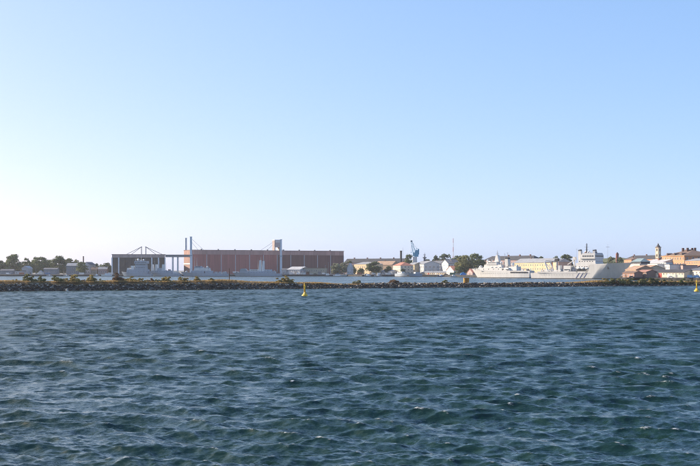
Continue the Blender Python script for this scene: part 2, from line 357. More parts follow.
def dry_grass():
    rng = np.random.default_rng(9); V, Fc, T = [], [], []
    for (a, b, n, lo, hi) in ((-25, 160, 30000, 5.9, 12), (160, 262, 3000, 7.0, 10), (262, 400, 20000, 5.6, 12)):
        s = rng.uniform(a, b, n); y = rng.uniform(lo, hi, n)
        clump = np.array([0.5 + 0.5 * math.sin(q * .21 + 1.3) * math.sin(q * .083) for q in s])
        for i in range(n):
            if rng.random() > .35 + .65 * clump[i]: continue
            h = rng.uniform(.18, .85) * (0.6 + .6 * clump[i]); z = turf_h(s[i]) - .18; w = rng.uniform(.06, .20); an = rng.uniform(0, 3.14)
            dx, dy = math.cos(an) * w, math.sin(an) * w; lx, ly = rng.uniform(-.2, .35) * h, rng.uniform(-.2, .2) * h; o = len(V)
            V += [(s[i] - dx, y[i] - dy, z), (s[i] + dx, y[i] + dy, z), (s[i] + lx, y[i] + ly, z + h)]; Fc.append((o, o + 1, o + 2)); T.append(rng.uniform(0, 1))
    me = bpy.data.meshes.new('dry_grass'); me.from_pydata(V, [], Fc)
    at = me.attributes.new('tint', 'FLOAT', 'FACE'); at.data.foreach_set('value', T)
    me.materials.append(leaf_mat('straw', (0.28, 0.18, 0.065), (0.56, 0.39, 0.17), .2))
    o = link('dry_grass', me, None, BW_O.location, BW_O.rotation_euler[2]); tag(o, 'dry straw coloured grass growing along the breakwater top', 'grass', None, 'stuff')
dry_grass()

def bush(label, px, ytop, wpx, kind='gold', back=9.0, seed=1, thin=1.0, sink=0.0):
    rng = np.random.default_rng(seed * 31 + 5); p = bw_point(px, back); D = p.y
    s = (p - BW_A).dot(BW_D); z0 = turf_h(s) - .3 - sink; H = max(.6, WZ(ytop, D) - z0); Wd = wpx / F * D
    t = thing('shrub', label, 'shrub', (p.x, p.y, z0), 0, 'shrubs along the breakwater')
    mb = MB()
    for j in range(7):
        a = rng.uniform(0, 6.28); l = rng.uniform(.5, .85) * H; sp = rng.uniform(.1, .38) * Wd
        m = Vector((math.cos(a) * sp * .5, math.sin(a) * sp * .5, l * .55)); mb.tube((math.cos(a) * .1, math.sin(a) * .1, -.2), m, .045, .03, 5); mb.tube(m, (math.cos(a) * sp, math.sin(a) * sp, l), .03, .008, 5)
    mb.build('stem', BARK, t)
    lobes = []
    for i in range(int(9 + Wd * 1.8)):
        a = rng.uniform(0, 6.28); rr = Wd * .5 * math.sqrt(rng.uniform(0, 1)) * .85; q = rng.uniform(.16, .30) * min(H, Wd)
        zc = min(H - q * .8, H * (0.10 + .80 * rng.uniform(0, 1) * (1 - (rr / (Wd * .5)) ** 2 * .7)))
        if i % 2: zc = H * rng.uniform(.05, .35); rr = max(rr, Wd * .22)
        lobes.append((math.cos(a) * rr, math.sin(a) * rr * .7, max(q * .35, zc), q, q, q * .8))
    me = foliage_mesh('foliage', lobes, int((340 + Wd * H * 95) * thin), 0.17 + .012 * H, rng); me.materials.append(lm(kind)); link('foliage', me, t)
for row in [
 ('tall rounded olive shrub, leftmost on the breakwater', 29, 273.6, 11, 'olive'), ('low spreading shrub right beside the leftmost breakwater shrub', 40, 275.2, 13, 'olive'),
 ('broad flat topped shrub, third from left on the breakwater', 56, 274.2, 17, 'olive'), ('dome shaped golden shrub left of the small ball shaped one', 76, 274.0, 14, 'gold'),
 ('small ball shaped shrub just left of the dark hall', 92, 274.2, 10, 'gold'), ('rust brown sparse shrub below the left end of the dark hall', 117.5, 272.2, 11, 'rust'),
 ('wide golden shrub below the middle of the dark hall', 133, 275.6, 18, 'gold'), ('thin rusty shrub below the right half of the dark hall', 151, 277.8, 7, 'rust'),
 ('golden shrub below the right end of the dark hall', 168, 275.4, 13, 'gold'), ('low golden shrub below the gantry legs', 183, 276.2, 11, 'gold'),
 ('small golden shrub below the tall blue pylon', 198, 276.3, 8, 'gold'), ('small olive shrub at the right end of the straw grass', 211.5, 277.4, 8, 'olive'),
 ('low scrubby tuft at the left end of the straw grass', 13, 278.8, 14, 'gold'), ('low golden scrub between the third shrub and the dome shaped one', 66, 277.6, 12, 'gold'), ('low scrub right of the small ball shaped shrub', 102, 278.4, 12, 'olive'),
 ('low golden scrub below the square bridge ship', 143.5, 278.2, 10, 'gold'), ('low olive scrub left of the golden shrub at the dark hall end', 158.5, 278.6, 9, 'olive'), ('low rusty scrub between ball shrub and dome shrub', 84.5, 278.6, 8, 'rust'), ('left of the two shrubs standing alone above the yellow buoy', 280, 276.3, 9, 'gold'), ('right and taller of the two shrubs above the yellow buoy', 288.5, 274.3, 11, 'gold'),
 ('pale wispy shrub on the bare middle of the breakwater', 357, 277.6, 8, 'willow'), ('dark rusty shrub below the red roofed cream house', 394, 276.2, 9, 'rust'),
 ('very low pale shrub right of the dark rusty one', 406, 279.6, 8, 'willow'), ('low olive shrub left of the orange hut', 446, 279.4, 8, 'olive'),
]:
    bush(*row, seed=int(row[1]))
for row in [
 ('low grassy shrub where the right mound begins', 604, 278.2, 10, 'gold'), ('round olive shrub below the bow of the big grey ship', 611.5, 276.9, 11, 'olive'),
 ('taller olive shrub right below the grey bow', 620.5, 276.2, 11, 'olive'), ('wide dark shrub below the tan roofs', 632, 277.0, 13, 'oak'), ('low golden shrub in front of the wide dark one', 627, 279.2, 9, 'gold'),
 ('bright olive shrub below the blue green roof', 643, 276.9, 12, 'olive'), ('dark round shrub in front of the red door', 653.5, 276.8, 11, 'dark'), ('low golden shrub left of the dark round one', 648.5, 279.4, 9, 'gold'),
 ('flat dark shrub right of the red door', 663, 278.9, 12, 'dark'), ('flat olive shrub below the middle of the long white shed', 672.5, 279.6, 11, 'olive'), ('small green shrub beside the rightmost white shed', 681, 277.9, 11, 'oak'),
 ('last low shrub, next to the right yellow buoy', 690.5, 279.6, 11, 'dark'), ('rusty ground hugging shrub on the mound below the grey bow', 616, 279.8, 8, 'rust'), ('rusty ground hugging shrub below the long white shed', 657.5, 280.4, 9, 'rust'), ('small dark shrub low among the right hand rocks', 639, 280.4, 8, 'dark')]:
    bush(*row, seed=int(row[1]), back=6.6, sink=.9)
# a thin post and a small orange hut that stand on the breakwater
p = bw_point(229.3, 9); tp = thing('post', 'thin brown wooden post standing upright on the breakwater', 'post', (p.x, p.y, turf_h((p - BW_A).dot(BW_D)) - .4))
MB().tube((0, 0, 0), (0, 0, 5.4), .16, .11, 8).build('shaft', mat('old_wood', (.13, .075, .045), .9, .3, 2.0, .02), tp); MB().lathe([(.15, 0), (.17, .1), (.02, .25)], (0, 0, 5.4), 8).build('cap', MATS['old_wood'], tp)
p = bw_point(466.3, 9); D = p.y; z0 = turf_h((p - BW_A).dot(BW_D)) - .3; hut = thing('hut', 'small orange box hut standing on the breakwater crest', 'hut', (p.x, p.y, z0), math.radians(8))
ht = WZ(277.8, D) - z0; om = mat('orange_plate', (.52, .25, .05), .7, .2, .8)
MB().box(-1.15, 1.15, -.9, .9, 0, ht - .25).build('wall', om, hut); MB().prism([(-1.28, ht - .27), (1.28, ht - .27), (1.2, ht - .05), (0, ht), (-1.2, ht - .05)], 'y', -1.02, 1.02).build('roof', mat('orange_roof', (.40, .19, .05), .7, .2, .8), hut)
MB().box(-.4, .4, -.96, -.902, .1, ht - .6).build('door', mat('orange_door', (.33, .15, .04), .7, .2, .8), hut); MB().box(.2, .3, -1.0, -.962, 1.0, 1.15).build('handle', mat('steel_dark', (.08, .08, .085), .5, .2, 1), hut)

# ---------------------------------------------------------------- two yellow spar buoys
YEL = mat('buoy_yellow', (0.80, 0.46, 0.02), .45, .12, 1.2, 0, spec=.5)
def buoy(label, px, ywl, ytop, tilt):
    D = EYE * F / (ywl - YH); H = WZ(ytop, D)
    t = thing('spar_buoy', label, 'buoy', (WX(px, D), D, 0), .4, 'yellow buoys in front of the breakwater'); t.rotation_euler = (tilt[0], tilt[1], .4); r = .95
    MB().lathe([(.5, -.7), (r, -.35), (r, .25), (r * .82, .5), (.42, .75), (.30, 1.15), (.25, 1.25)], n=18).build('float', YEL, t, True)
    MB().tube((0, 0, 1.2), (0, 0, H - .55), .25, .20, 12).build('spar', YEL, t, True)
    MB().lathe([(.26, 0), (.27, .1), (.14, .16), (.13, .5), (.16, .52), (.03, .56)], (0, 0, H - .56), 12).build('lantern', mat('lantern_amber', (.62, .36, .05), .35, .1, 1), t, True)
    MB().box(-.34, .34, -.06, .06, H - 1.5, H - .85).build('radar_reflector', YEL, t)
    for a in range(3):
        x, y = math.cos(a * 2.1) * .8, math.sin(a * 2.1) * .8; MB().tube((x, y, .42), (x * .4, y * .4, 1.3), .035, n=6).build('handrail', YEL, t)
buoy('yellow spar buoy floating left of centre before the breakwater', 304.8, 296.2, 282.6, (.02, -.02))
buoy('yellow spar buoy at the far right below the white shed', 696.6, 291.6, 279.3, (-.02, .03))
# ---------------------------------------------------------------- the far shore: ground and quay walls
GZ = 2.2
def land(name, pts, back, z, label, wallcol):
    """Flat ground behind a waterfront line given as (photo column, distance), with a quay wall at its edge."""
    fr = [Vector((WX(a, d), d, 0)) for a, d in pts]; bk = [Vector((WX(a, d), d, 0)) for a, d in back]
    top = [(p.x, p.y, z) for p in fr + bk[::-1]]; n = len(fr)
    mb = MB(); mb.add(top, [tuple(range(len(top)))], 0)
    mb.add([(p.x, p.y, -2) for p in fr] + [(p.x, p.y, z - .001) for p in fr], [(i, i + 1, i + 1 + n, i + n) for i in range(n - 1)], 1)
    o = mb.build(name, [mat('quay_paving', (.20, .19, .17), .9, .3, .05), mat(wallcol[0], wallcol[1], .9, .5, .2)], None); tag(o, label, None, None, 'structure'); return o
land('far_shore', [(-420, 1430), (-60, 1405), (110, 1395), (180, 1398), (345, 1400), (362, 1345), (400, 1340), (445, 1300), (470, 1240), (482, 1190), (540, 1125), (600, 1050), (640, 1005), (668, 975)],
     [(-420, 9000), (1100, 9000), (1100, 1400), (700, 1002)], GZ, 'flat paved quay of the far shore behind the harbour', ('quay_dark', (.045, .043, .04)))
land('near_quay', [(624, 985), (622, 870), (650, 850), (720, 800), (900, 700)], [(640, 1000), (700, 995), (760, 990), (1000, 985)], GZ - .25, 'paved yard of the right shore', ('quay_dark', (.045, .043, .04)))
# the green hill behind the big ship
def hill(name, px0, px1, ytop, D, dep, label, seed=1):
    rng = random.Random(seed); n, m = 40, 12; mb = MB(); vs = []
    x0, x1 = WX(px0, D), WX(px1, D); H = WZ(ytop, D)
    for j in range(m + 1):
        for i in range(n + 1):
            u, v = i / n, j / m; e = (math.sin(math.pi * u) ** .45) * (math.sin(math.pi * min(1, v * .5 + .0)) ** .8)
            vs.append((x0 + (x1 - x0) * u, D + (v - .5) * dep, 1.5 + (H - 1.5) * e + (rng.uniform(-.5, .5) if 0 < i < n and j else 0)))
    mb.add(vs, [(j * (n + 1) + i, j * (n + 1) + i + 1, (j + 1) * (n + 1) + i + 1, (j + 1) * (n + 1) + i) for j in range(m) for i in range(n)])
    o = mb.build(name, mat('hill_grass', (.045, .055, .022), .95, .4, .08, .6, col2=(.13, .14, .06)), None, True); tag(o, label, None, None, 'structure')
hill('hill', 590, 690, 257.0, 1700, 300, 'low green hill behind the big grey ship')
hill('hill', 330, 640, 262.5, 1900, 260, 'low wooded rise behind the town', 2)

# ---------------------------------------------------------------- buildings
GLASS = mat('window_glass', (.035, .045, .055), .12, .3, .5, spec=.6)
FRAME = mat('window_frame', (.62, .60, .56), .6, .1, .5)
WIN = {}
def win_mesh(w, h, dark=False):
    k = (round(w, 2), round(h, 2), dark)
    if k in WIN: return WIN[k]
    f = .13 * min(1, w); mb = MB()   # frame proud of the wall, pane set back inside it, one mullion
    mb.box(-w / 2 - f, -w / 2, -.09, 0, -h / 2 - f, h / 2 + f, 1); mb.box(w / 2, w / 2 + f, -.09, 0, -h / 2 - f, h / 2 + f, 1)
    mb.box(-w / 2, w / 2, -.085, 0, h / 2, h / 2 + f, 1); mb.box(-w / 2, w / 2, -.12, 0, -h / 2 - f, -h / 2, 1); mb.box(-.04, .04, -.06, -.02, -h / 2, h / 2, 1)
    mb.box(-w / 2, w / 2, -.03, -.005, -h / 2, h / 2, 0)
    WIN[k] = mb.mesh('window', [GLASS, mat('dark_frame', (.10, .09, .08), .7, .2, .5) if dark else FRAME]); return WIN[k]
def wmat(name, c, **k): return mat('wall_' + name, c, .88, k.get('var', .14), k.get('scale', .12), .02)
def rmat(name, c): return mat('roof_' + name, c, .8, .22, .25, .03, stretch=(1, 1, 1))
WALLS = {'white': (.56, .54, .50), 'cream': (.62, .53, .40), 'yellow': (.52, .40, .25), 'orange': (.47, .235, .13), 'pink': (.54, .33, .23), 'tan': (.36, .26, .18), 'grey': (.34, .35, .36),
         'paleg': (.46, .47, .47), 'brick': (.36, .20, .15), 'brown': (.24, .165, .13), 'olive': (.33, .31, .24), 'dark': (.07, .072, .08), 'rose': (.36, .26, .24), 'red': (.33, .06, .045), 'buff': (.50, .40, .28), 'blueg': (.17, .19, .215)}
ROOFS = {'slate': (.11, .115, .13), 'dark': (.055, .055, .06), 'red': (.36, .155, .105), 'brown': (.17, .115, .085), 'grey': (.24, .25, .265), 'pale': (.40, .40, .40), 'green': (.16, .22, .235), 'tan': (.33, .22, .15), 'rust': (.30, .16, .12)}
def bld(name, label, px0, D0, px1, D1, yeave, yridge, depth, wall, roof, rtype='gable', cat='building', wins=None, sidewins=None, z0=GZ - .2, doors=(), chim=(), group=None, over=.45, plinth=True):
    """A building whose front runs from column px0 at D0 to px1 at D1; eaves and ridge rows are read off at the front's middle."""
    A, B = Vector((WX(px0, D0), D0)), Vector((WX(px1, D1), D1)); w = (B - A).length; Dm = (D0 + D1) / 2
    he = WZ(yeave, Dm) - z0; hr = max(he + .02, WZ(yridge, Dm) - z0)
    t = thing(name, label, cat, (A.x, A.y, z0), math.atan2(B.y - A.y, B.x - A.x), group)
    wm, rm = wmat(wall, WALLS[wall]), rmat(roof, ROOFS[roof]); mb = MB(); r = MB(); d = depth; th = .28
    if rtype == 'gable':
        mb.prism([(0, 0), (d, 0), (d, he), (d / 2, hr - .02), (0, he)], 'x', 0, w)
        k = (hr - he) / (d / 2)
        r.prism([(-over, he - over * k), (d / 2, hr), (d + over, he - over * k), (d + over, he - over * k + th), (d / 2, hr + th), (-over, he - over * k + th)], 'x', -over, w + over)
    elif rtype == 'gablef':
        mb.prism([(0, 0), (w, 0), (w, he), (w / 2, hr - .02), (0, he)], 'y', 0, d)
        k = (hr - he) / (w / 2)
        r.prism([(-over, he - over * k), (w / 2, hr), (w + over, he - over * k), (w + over, he - over * k + th), (w / 2, hr + th), (-over, he - over * k + th)], 'y', -over, d + over)
    elif rtype == 'hip':
        mb.box(0, w, 0, d, 0, he); q = min(d, w) * .5; o = over; rise = hr
        ridge = [(q, d / 2, rise), (w - q, d / 2, rise)] if w >= d else [(w / 2, q, rise), (w / 2, d - q, rise)]
        base = [(-o, -o, he + .002), (w + o, -o, he + .002), (w + o, d + o, he + .002), (-o, d + o, he + .002)]
        if w >= d: r.add(base + ridge, [(0, 1, 5, 4), (2, 3, 4, 5), (1, 2, 5), (3, 0, 4), (3, 2, 1, 0)])
        else: r.add(base + ridge, [(0, 1, 4), (1, 2, 5, 4), (2, 3, 5), (3, 0, 4, 5), (3, 2, 1, 0)])
    elif rtype == 'shed':
        mb.prism([(0, 0), (d, 0), (d, hr - .02), (0, he)], 'x', 0, w)
        r.prism([(-over, he - over * (hr - he) / d), (d + over, hr + .05), (d + over, hr + .05 + th), (-over, he - over * (hr - he) / d + th)], 'x', -over, w + over)
    else:
        mb.box(0, w, 0, d, 0, he); r.box(-.2, w + .2, -.2, d + .2, he + .002, max(he + .35, hr))
    mb.build('wall', wm, t); ro = r.build('roof', rm, t)
    if plinth: MB().box(-.06, w + .06, -.06, d + .06, 0, .5).build('plinth', wmat('plinth', (.20, .19, .18)), t)
    if wins:                                  # (columns, [rows as fraction of wall height], width m, height m)
        nc, rows, ww, wh = wins; me = win_mesh(ww, wh)
        for zf in rows:
            for i in range(nc): link('window', me, t, (w * (i + .5) / nc, -.002, he * zf))
    if sidewins:                              # on the right hand wall
        nc, rows, ww, wh = sidewins; me = win_mesh(ww, wh)
        for zf in rows:
            for i in range(nc): link('window', me, t, (w + .002, d * (i + .5) / nc, he * zf), math.radians(90))
    for (u, dw, dh, dm) in doors:
        dd = MB().box(w * u - dw / 2, w * u + dw / 2, -.10, -.004, .1, .1 + dh).build('door', mat('door_' + dm, {'red': (.36, .05, .04), 'brown': (.12, .06, .035), 'white': (.6, .58, .55), 'grey': (.2, .2, .21), 'blue': (.07, .16, .38)}[dm], .7, .15, .3), t)
        MB().box(w * u + dw * .38, w * u + dw * .42, -.16, -.102, 1.0, 1.25).build('handle', MATS['steel_dark'], dd)
    for (u, v, cw, ch) in chim:
        cb = MB().box(w * u - cw / 2, w * u + cw / 2, d * v - cw / 2, d * v + cw / 2, hr - abs(v - .5) * 2 * (hr - he) - .6, hr + ch).box(w * u - cw / 2 - .12, w * u + cw / 2 + .12, d * v - cw / 2 - .12, d * v + cw / 2 + .12, hr + ch, hr + ch + .25)
        cb.build('chimney', wmat('chimney', (.20, .10, .08)), ro)
    return t, w, he, hr

# ---- left shore
bld('low_shed', 'long low grey shed under the trees at the far left', 0, 1445, 13, 1445, 270.6, 269.3, 12, 'blueg', 'slate', 'gable', wins=(6, [.5], 1.4, 1.2), doors=[(.5, 2.6, 2.6, 'grey')])
bld('low_shed', 'small dark flat roofed shed below the leftmost tree gap', 15, 1440, 24, 1440, 271.2, 270.6, 8, 'grey', 'dark', 'flat', wins=(3, [.55], 1.4, 1.2))
bld('boathouse', 'little boathouse with a sunlit white gable roof between trees', 28, 1450, 32.5, 1462, 268.2, 266.0, 9, 'grey', 'pale', 'gable', wins=(2, [.5], 1.3, 1.3), doors=[(.5, 2.2, 2.6, 'brown')])
bld('marquee', 'small bright white tent on the quay left of the grey house', 38, 1425, 42.3, 1425, 272.6, 270.6, 5, 'white', 'pale', 'gablef', 'tent', plinth=False)
bld('low_shed', 'dim blue grey store under the dark round tree', 43.5, 1450, 57, 1450, 269.2, 268.0, 12, 'blueg', 'slate', 'gable', wins=(5, [.5], 1.5, 1.3))
bld('storehouse', 'plain blue grey storehouse below the pale trees', 66.5, 1450, 79.5, 1450, 265.8, 263.2, 14, 'blueg', 'grey', 'gable', wins=(6, [.3, .7], 1.2, 1.5))
bld('house', 'tall grey house behind the tree with a chimney', 82.5, 1470, 90, 1465, 264.8, 262.2, 12, 'paleg', 'slate', 'gablef', wins=(3, [.25, .55, .85], 1.1, 1.6))
t = thing('chimney_stack', 'slim dark chimney rising above the left shore trees', 'chimney', (WX(83.4, 1500), 1500, GZ - .2)); hh = WZ(256.6, 1500) - GZ
MB().tube((0, 0, 0), (0, 0, hh), 1.05, .75, 12).build('shaft', mat('stack_brick', (.16, .10, .085), .9, .2, .3), t); MB().lathe([(.75, 0), (.95, .2), (.95, .9), (.7, 1.0)], (0, 0, hh - .4), 12).build('cap', mat('stack_cap', (.10, .08, .075), .9, .2, .3), t)
bld('house', 'small low house with a brown roof left of the dark hall', 91, 1450, 97, 1450, 269.6, 267.2, 10, 'tan', 'brown', 'gable', wins=(3, [.5], 1.2, 1.4), chim=[(.3, .5, .8, 1)])
bld('house', 'low grey roofed house against the left end of the dark hall', 98, 1450, 107, 1450, 269.2, 267.0, 10, 'rose', 'grey', 'gable', wins=(4, [.5], 1.2, 1.4), chim=[(.7, .5, .8, 1)])
for i, r in enumerate([
 ('large pointed tree, tallest at the far left', 13.5, 253.8, 18, 1490, 'oak'), ('cut off tree at the left border', -1, 259.6, 15, 1490, 'dark'),
 ('smaller rounded tree beside the tallest left tree', 26, 257.8, 11, 1500, 'oak'), ('broad round tree left of the dark one', 39.5, 256.8, 20, 1490, 'oak'),
 ('dark dense round tree behind the blue grey store', 58.5, 255.6, 18, 1480, 'dark'), ('pale hazy tree behind the storehouse', 69, 258.0, 12, 1560, 'olive'),
 ('pale low tree right of the storehouse', 76, 259.2, 9, 1560, 'olive'), ('tree in front of the tall grey house', 81.5, 261.6, 11, 1440, 'oak'),
 ('small tree poking above the brown roof', 96.5, 263.2, 6, 1500, 'dark'), ('low tree touching the left end of the dark hall', 106.5, 262.6, 12, 1500, 'dark'), ('little tree between the low houses', 100.5, 265.6, 6, 1480, 'oak'),
 ('low bushy tree filling the gap behind the far left sheds', 4, 262.5, 14, 1530, 'dark'), ('low bushy tree between the two left groups', 31.5, 261.5, 10, 1530, 'dark'), ('lower tree right of the dark dense one', 48.5, 259.4, 13, 1520, 'oak')]):
    tree(*r, seed=i + 1, group='trees on the left shore')

# ---- the dark hall with stay masts
STEELB = mat('pylon_blue', (.52, .59, .64), .55, .12, .2); STEELG = mat('mast_grey', (.20, .21, .23), .5, .2, .4); STEELD = mat('mast_dark', (.10, .105, .115), .5, .2, .4); CABLE = mat('cable_dark', (.09, .09, .10), .5, .1, 1)
def panel_hall(name, label, px0, D0, px1, D1, ytop, depth, nb, wallc, fasc_c, pil_c, fasc_h, wall_mats=None, pilw=1.0, skip=()):
    A, B = Vector((WX(px0, D0), D0)), Vector((WX(px1, D1), D1)); w = (B - A).length; H = WZ(ytop, D0) - GZ + .2
    t = thing(name, label, 'hall', (A.x, A.y, GZ - .2), math.atan2(B.y - A.y, B.x - A.x))
    MB().box(0, w, .6, depth, 0, H - .4).build('wall', mat(name + '_back', tuple(c * .8 for c in wallc), .85, .15, .1), t)
    ro = MB().box(-.8, w + .8, -.5, depth + .6, H - .4, H).build('roof', mat(name + '_roof', (.16, .12, .11), .85, .2, .1), t)
    bw = w / nb
    for i in range(nb):
        m = wall_mats(i) if wall_mats else mat(name + '_panel', wallc, .8, .12, .35, stretch=(1.5, 1, .05), objvar=.08)
        MB().box(i * bw + pilw * .5, (i + 1) * bw - pilw * .5, .18, .598, 0, H - fasc_h).build('panel', m, t)
        nf = 3
        for k in range(nf): MB().box(i * bw + bw * k / nf + .02, i * bw + bw * (k + 1) / nf - .02, -.25, .598, H - fasc_h + .01, H - .41).build('fascia_panel', mat(name + '_fascia', fasc_c, .75, .18, .6, stretch=(2.5, 1, .03), objvar=.12), t)
    for i in range(nb + 1):
        if i in skip: continue
        x = i * bw; MB().box(x - pilw * .48, x + pilw * .48, -.12, .597, 0, H - fasc_h).build('pilaster', mat(name + '_pilaster', pil_c, .7, .1, .2), t)
    return t, w, H, ro
t, w, H, ro = panel_hall('shipyard_hall', 'long dark brown hall with two stay masts on its roof', 112, 1440, 165, 1452, 254.2, 60, 8, (.062, .054, .05), (.36, .28, .26), (.62, .66, .70), 4.4, pilw=1.6, skip=(2, 3, 4, 5))
for px, sgn in ((141.2, -1), (145.6, 1)):
    x = (px - 112) / 53 * w; top = WZ(246.6, 1470) - GZ
    m = MB().tube((x, 18, H - 1), (x, 18, top), .6, .5, 8).build('stay_mast', STEELG, t); MB().box(x - .9, x + .9, 17.1, 18.9, top - .6, top + .1).build('mast_head', STEELG, m)
    e = ((126.0 if sgn < 0 else 162.5) - 112) / 53 * w; e2 = ((131.0 if sgn < 0 else 156.0) - 112) / 53 * w
    for q in (e, e2): MB().tube((x, 18, top - .3), (q, 16, H), .30, n=6).build('stay_cable', STEELD, t)
# ---- the covered gantry between the two halls
D = 1446; g = thing('gantry', 'grey conveyor gantry on two legs between the halls', 'gantry', (WX(165.3, D), D, GZ - .2)); gw = 25 / F * D; z1, z0_ = WZ(255.0, D) - GZ + .2, WZ(257.2, D) - GZ + .2
MB().box(0, gw, 0, 4, z0_, z1).build('beam', mat('gantry_grey', (.19, .20, .22), .7, .15, .3), g); MB().box(-.1, gw + .1, -.3, 4.3, z1 + .002, z1 + .5).build('roof', mat('gantry_roof', (.13, .13, .14), .7, .15, .3), g)
for px in (172.6, 177.6):
    x = (px - 165.3) / F * D; MB().box(x - .95, x + .95, .6, 3.4, 0, z0_ - .002).build('leg', mat('gantry_leg', (.50, .53, .55), .7, .12, .3), g)
# ---- the blue pylons and the dark one behind
def pylon(label, px, ytop, D, wpx, ycol, pm=None):
    pm = pm or STEELB
    p = thing('pylon', label, 'pylon', (WX(px, D), D, GZ - .2), 0, 'blue pylons of the red hall'); hp = WZ(ytop, D) - GZ; hw = wpx / F * D / 2
    MB().box(-hw, hw, -hw, hw, 0, hp, 0, hw * .12).build('shaft', pm, p); MB().box(-hw * 1.08, hw * 1.08, -hw * 1.08, hw * 1.08, hp + .002, hp + .5).build('cap', pm, p); zc = WZ(ycol, D) - GZ
    MB().box(-hw * 1.45, hw * 1.45, -hw * 1.45, hw * 1.45, zc, zc + 1.2).build('collar', mat('collar_blue', (.28, .35, .41), .6, .1, .3), p); MB().box(-hw * 1.5, hw * 1.5, -hw * 1.5, hw * 1.5, 0, 1.2).build('base', mat('pylon_base', (.3, .3, .29), .9, .2, .3), p)
pylon('tall pale blue pylon at the left end of the red hall', 191.0, 236.9, 1432, 2.1, 255.8); pylon('grey pylon rising behind the lit end wall of the red hall', 186.1, 238.2, 1476, 1.6, 256.0, mat('pylon_grey', (.47, .50, .52), .7, .15, .3)); pylon('pale blue pylon standing against the middle of the red hall', 281.0, 239.6, 1482, 2.0, 256.5)
# ---- the big red hall
def redm(i):
    if i < 6: return mat('panel_red', (.36, .135, .115), .8, .24, .30, stretch=(1.5, 1, .05), objvar=.07)
    return mat('panel_brown', (.165, .075, .065), .8, .26, .30, stretch=(1.5, 1, .05), objvar=.07)
t, w, H, ro = panel_hall('assembly_hall', 'huge red brown assembly hall with pale pilasters', 192.2, 1442, 343.6, 1540, 249.7, 34, 11, (.2, .1, .1), (.42, .245, .21), (.44, .40, .395), 6.2, redm, 1.1)
pk = mat('end_wall_pink', (.33, .20, .165), .85, .15, .2)
for k in range(3): MB().box(-.55, -.003, .3 + 11.2 * k, 11.3 + 11.2 * k, 0, H - .41).build('end_panel', pk, t)
MB().box(-.85, -.56, .2, 34, 13.2, 15.0).build('end_band', mat('band_white', (.62, .60, .58), .7, .1, .3), t)
for k in range(9): MB().box(w * (k + .6) / 9.4 - .8, w * (k + .6) / 9.4 + .8, 4, 6, H, H + 1.3).build('roof_vent', STEELG, ro)
def stay(a, b): MB().tube(a, b, .15, n=5).build('stay_cable', CABLE, t)
stay((-1.0, 0, WZ(238.2, 1432) - GZ), (w * .092, 14, H)); stay((-1.0, 0, WZ(241.5, 1432) - GZ), (w * .048, 8, H))
u = (273.4 - 192.2) / 151.4; stay((w * u * 1.0, 12, H + WZ(242.5, 1490) - WZ(250.6, 1490)), (w * .46, 14, H)); stay((w * u, 12, H + WZ(245.0, 1490) - WZ(250.6, 1490)), (w * .50, 14, H))
# roof tower of the red hall: an open frame with a white capping
x0, x1 = w * .545, w * .582; hz = 13.5; lt = mat('rooftower_pale', (.64, .60, .57), .8, .12, .3); dk = mat('rooftower_brown', (.36, .29, .26), .8, .15, .3)
MB().box(x0 - .6, x0 + .6, 8, 16, H, H + hz).build('tower_wall', dk, ro); MB().box(x1 - 1.2, x1, 8, 16, H, H + hz - 2.8).build('tower_post', lt, ro)
MB().box(x0 + .6, x1, 8, 16, H + 4.5, H + hz - 2.8).build('tower_wall', mat('rooftower_rose', (.46, .38, .35), .8, .15, .3), ro); MB().box(x0 - .8, x1 + .4, 7.6, 16.4, H + hz + .002, H + hz + 1.4).build('tower_cap', lt, ro); MB().box(x0 + .61, x1, 7.9, 16.1, H + hz - 2.79, H + hz - .01).build('tower_cap', lt, ro)
# ---- quay sheds right of the middle pylon
bld('quay_shed', 'pale grey gabled shed in front of the red hall', 286.8, 1420, 300, 1410, 269.6, 266.8, 26, 'paleg', 'pale', 'gable', doors=[(.3, 5, 4.2, 'white'), (.7, 5, 4.2, 'grey')], wins=(6, [.72], 1.4, 1.0))
bld('quay_shed', 'low grey annex left of the pale gabled shed', 281.6, 1418, 286.6, 1418, 269.8, 268.6, 14, 'grey', 'slate', 'shed', doors=[(.5, 3, 3, 'grey')])
bld('quay_shed', 'lean-to wing right of the pale gabled shed', 300.4, 1412, 303.4, 1410, 270.8, 269.2, 14, 'grey', 'grey', 'shed', wins=(2, [.6], 1.2, 1))
bld('flat_store', 'olive beige flat roofed store on the quay', 303.7, 1416, 324.8, 1412, 268.3, 267.6, 18, 'olive', 'brown', 'flat', wins=(9, [.62], 1.6, 1.1), doors=[(.2, 4, 3.8, 'brown'), (.75, 4, 3.8, 'grey')])
for lab, px, yt in (('thin dark lamp mast right of the olive store', 328.3, 262.6), ('shorter dark lamp mast at the olive store corner', 325.4, 265.5), ('dark lamp mast beside the silver tree', 331.8, 266)):
    p = thing('lamp_mast', lab, 'mast', (WX(px, 1406), 1406, GZ), 0, 'lamp masts on the quay'); hp = WZ(yt, 1406) - GZ
    MB().tube((0, 0, 0), (0, 0, hp), .28, .16, 8).build('pole', STEELG, p); MB().box(-1.0, 1.0, -.25, .25, hp, hp + .35).build('lamp_head', STEELG, p)
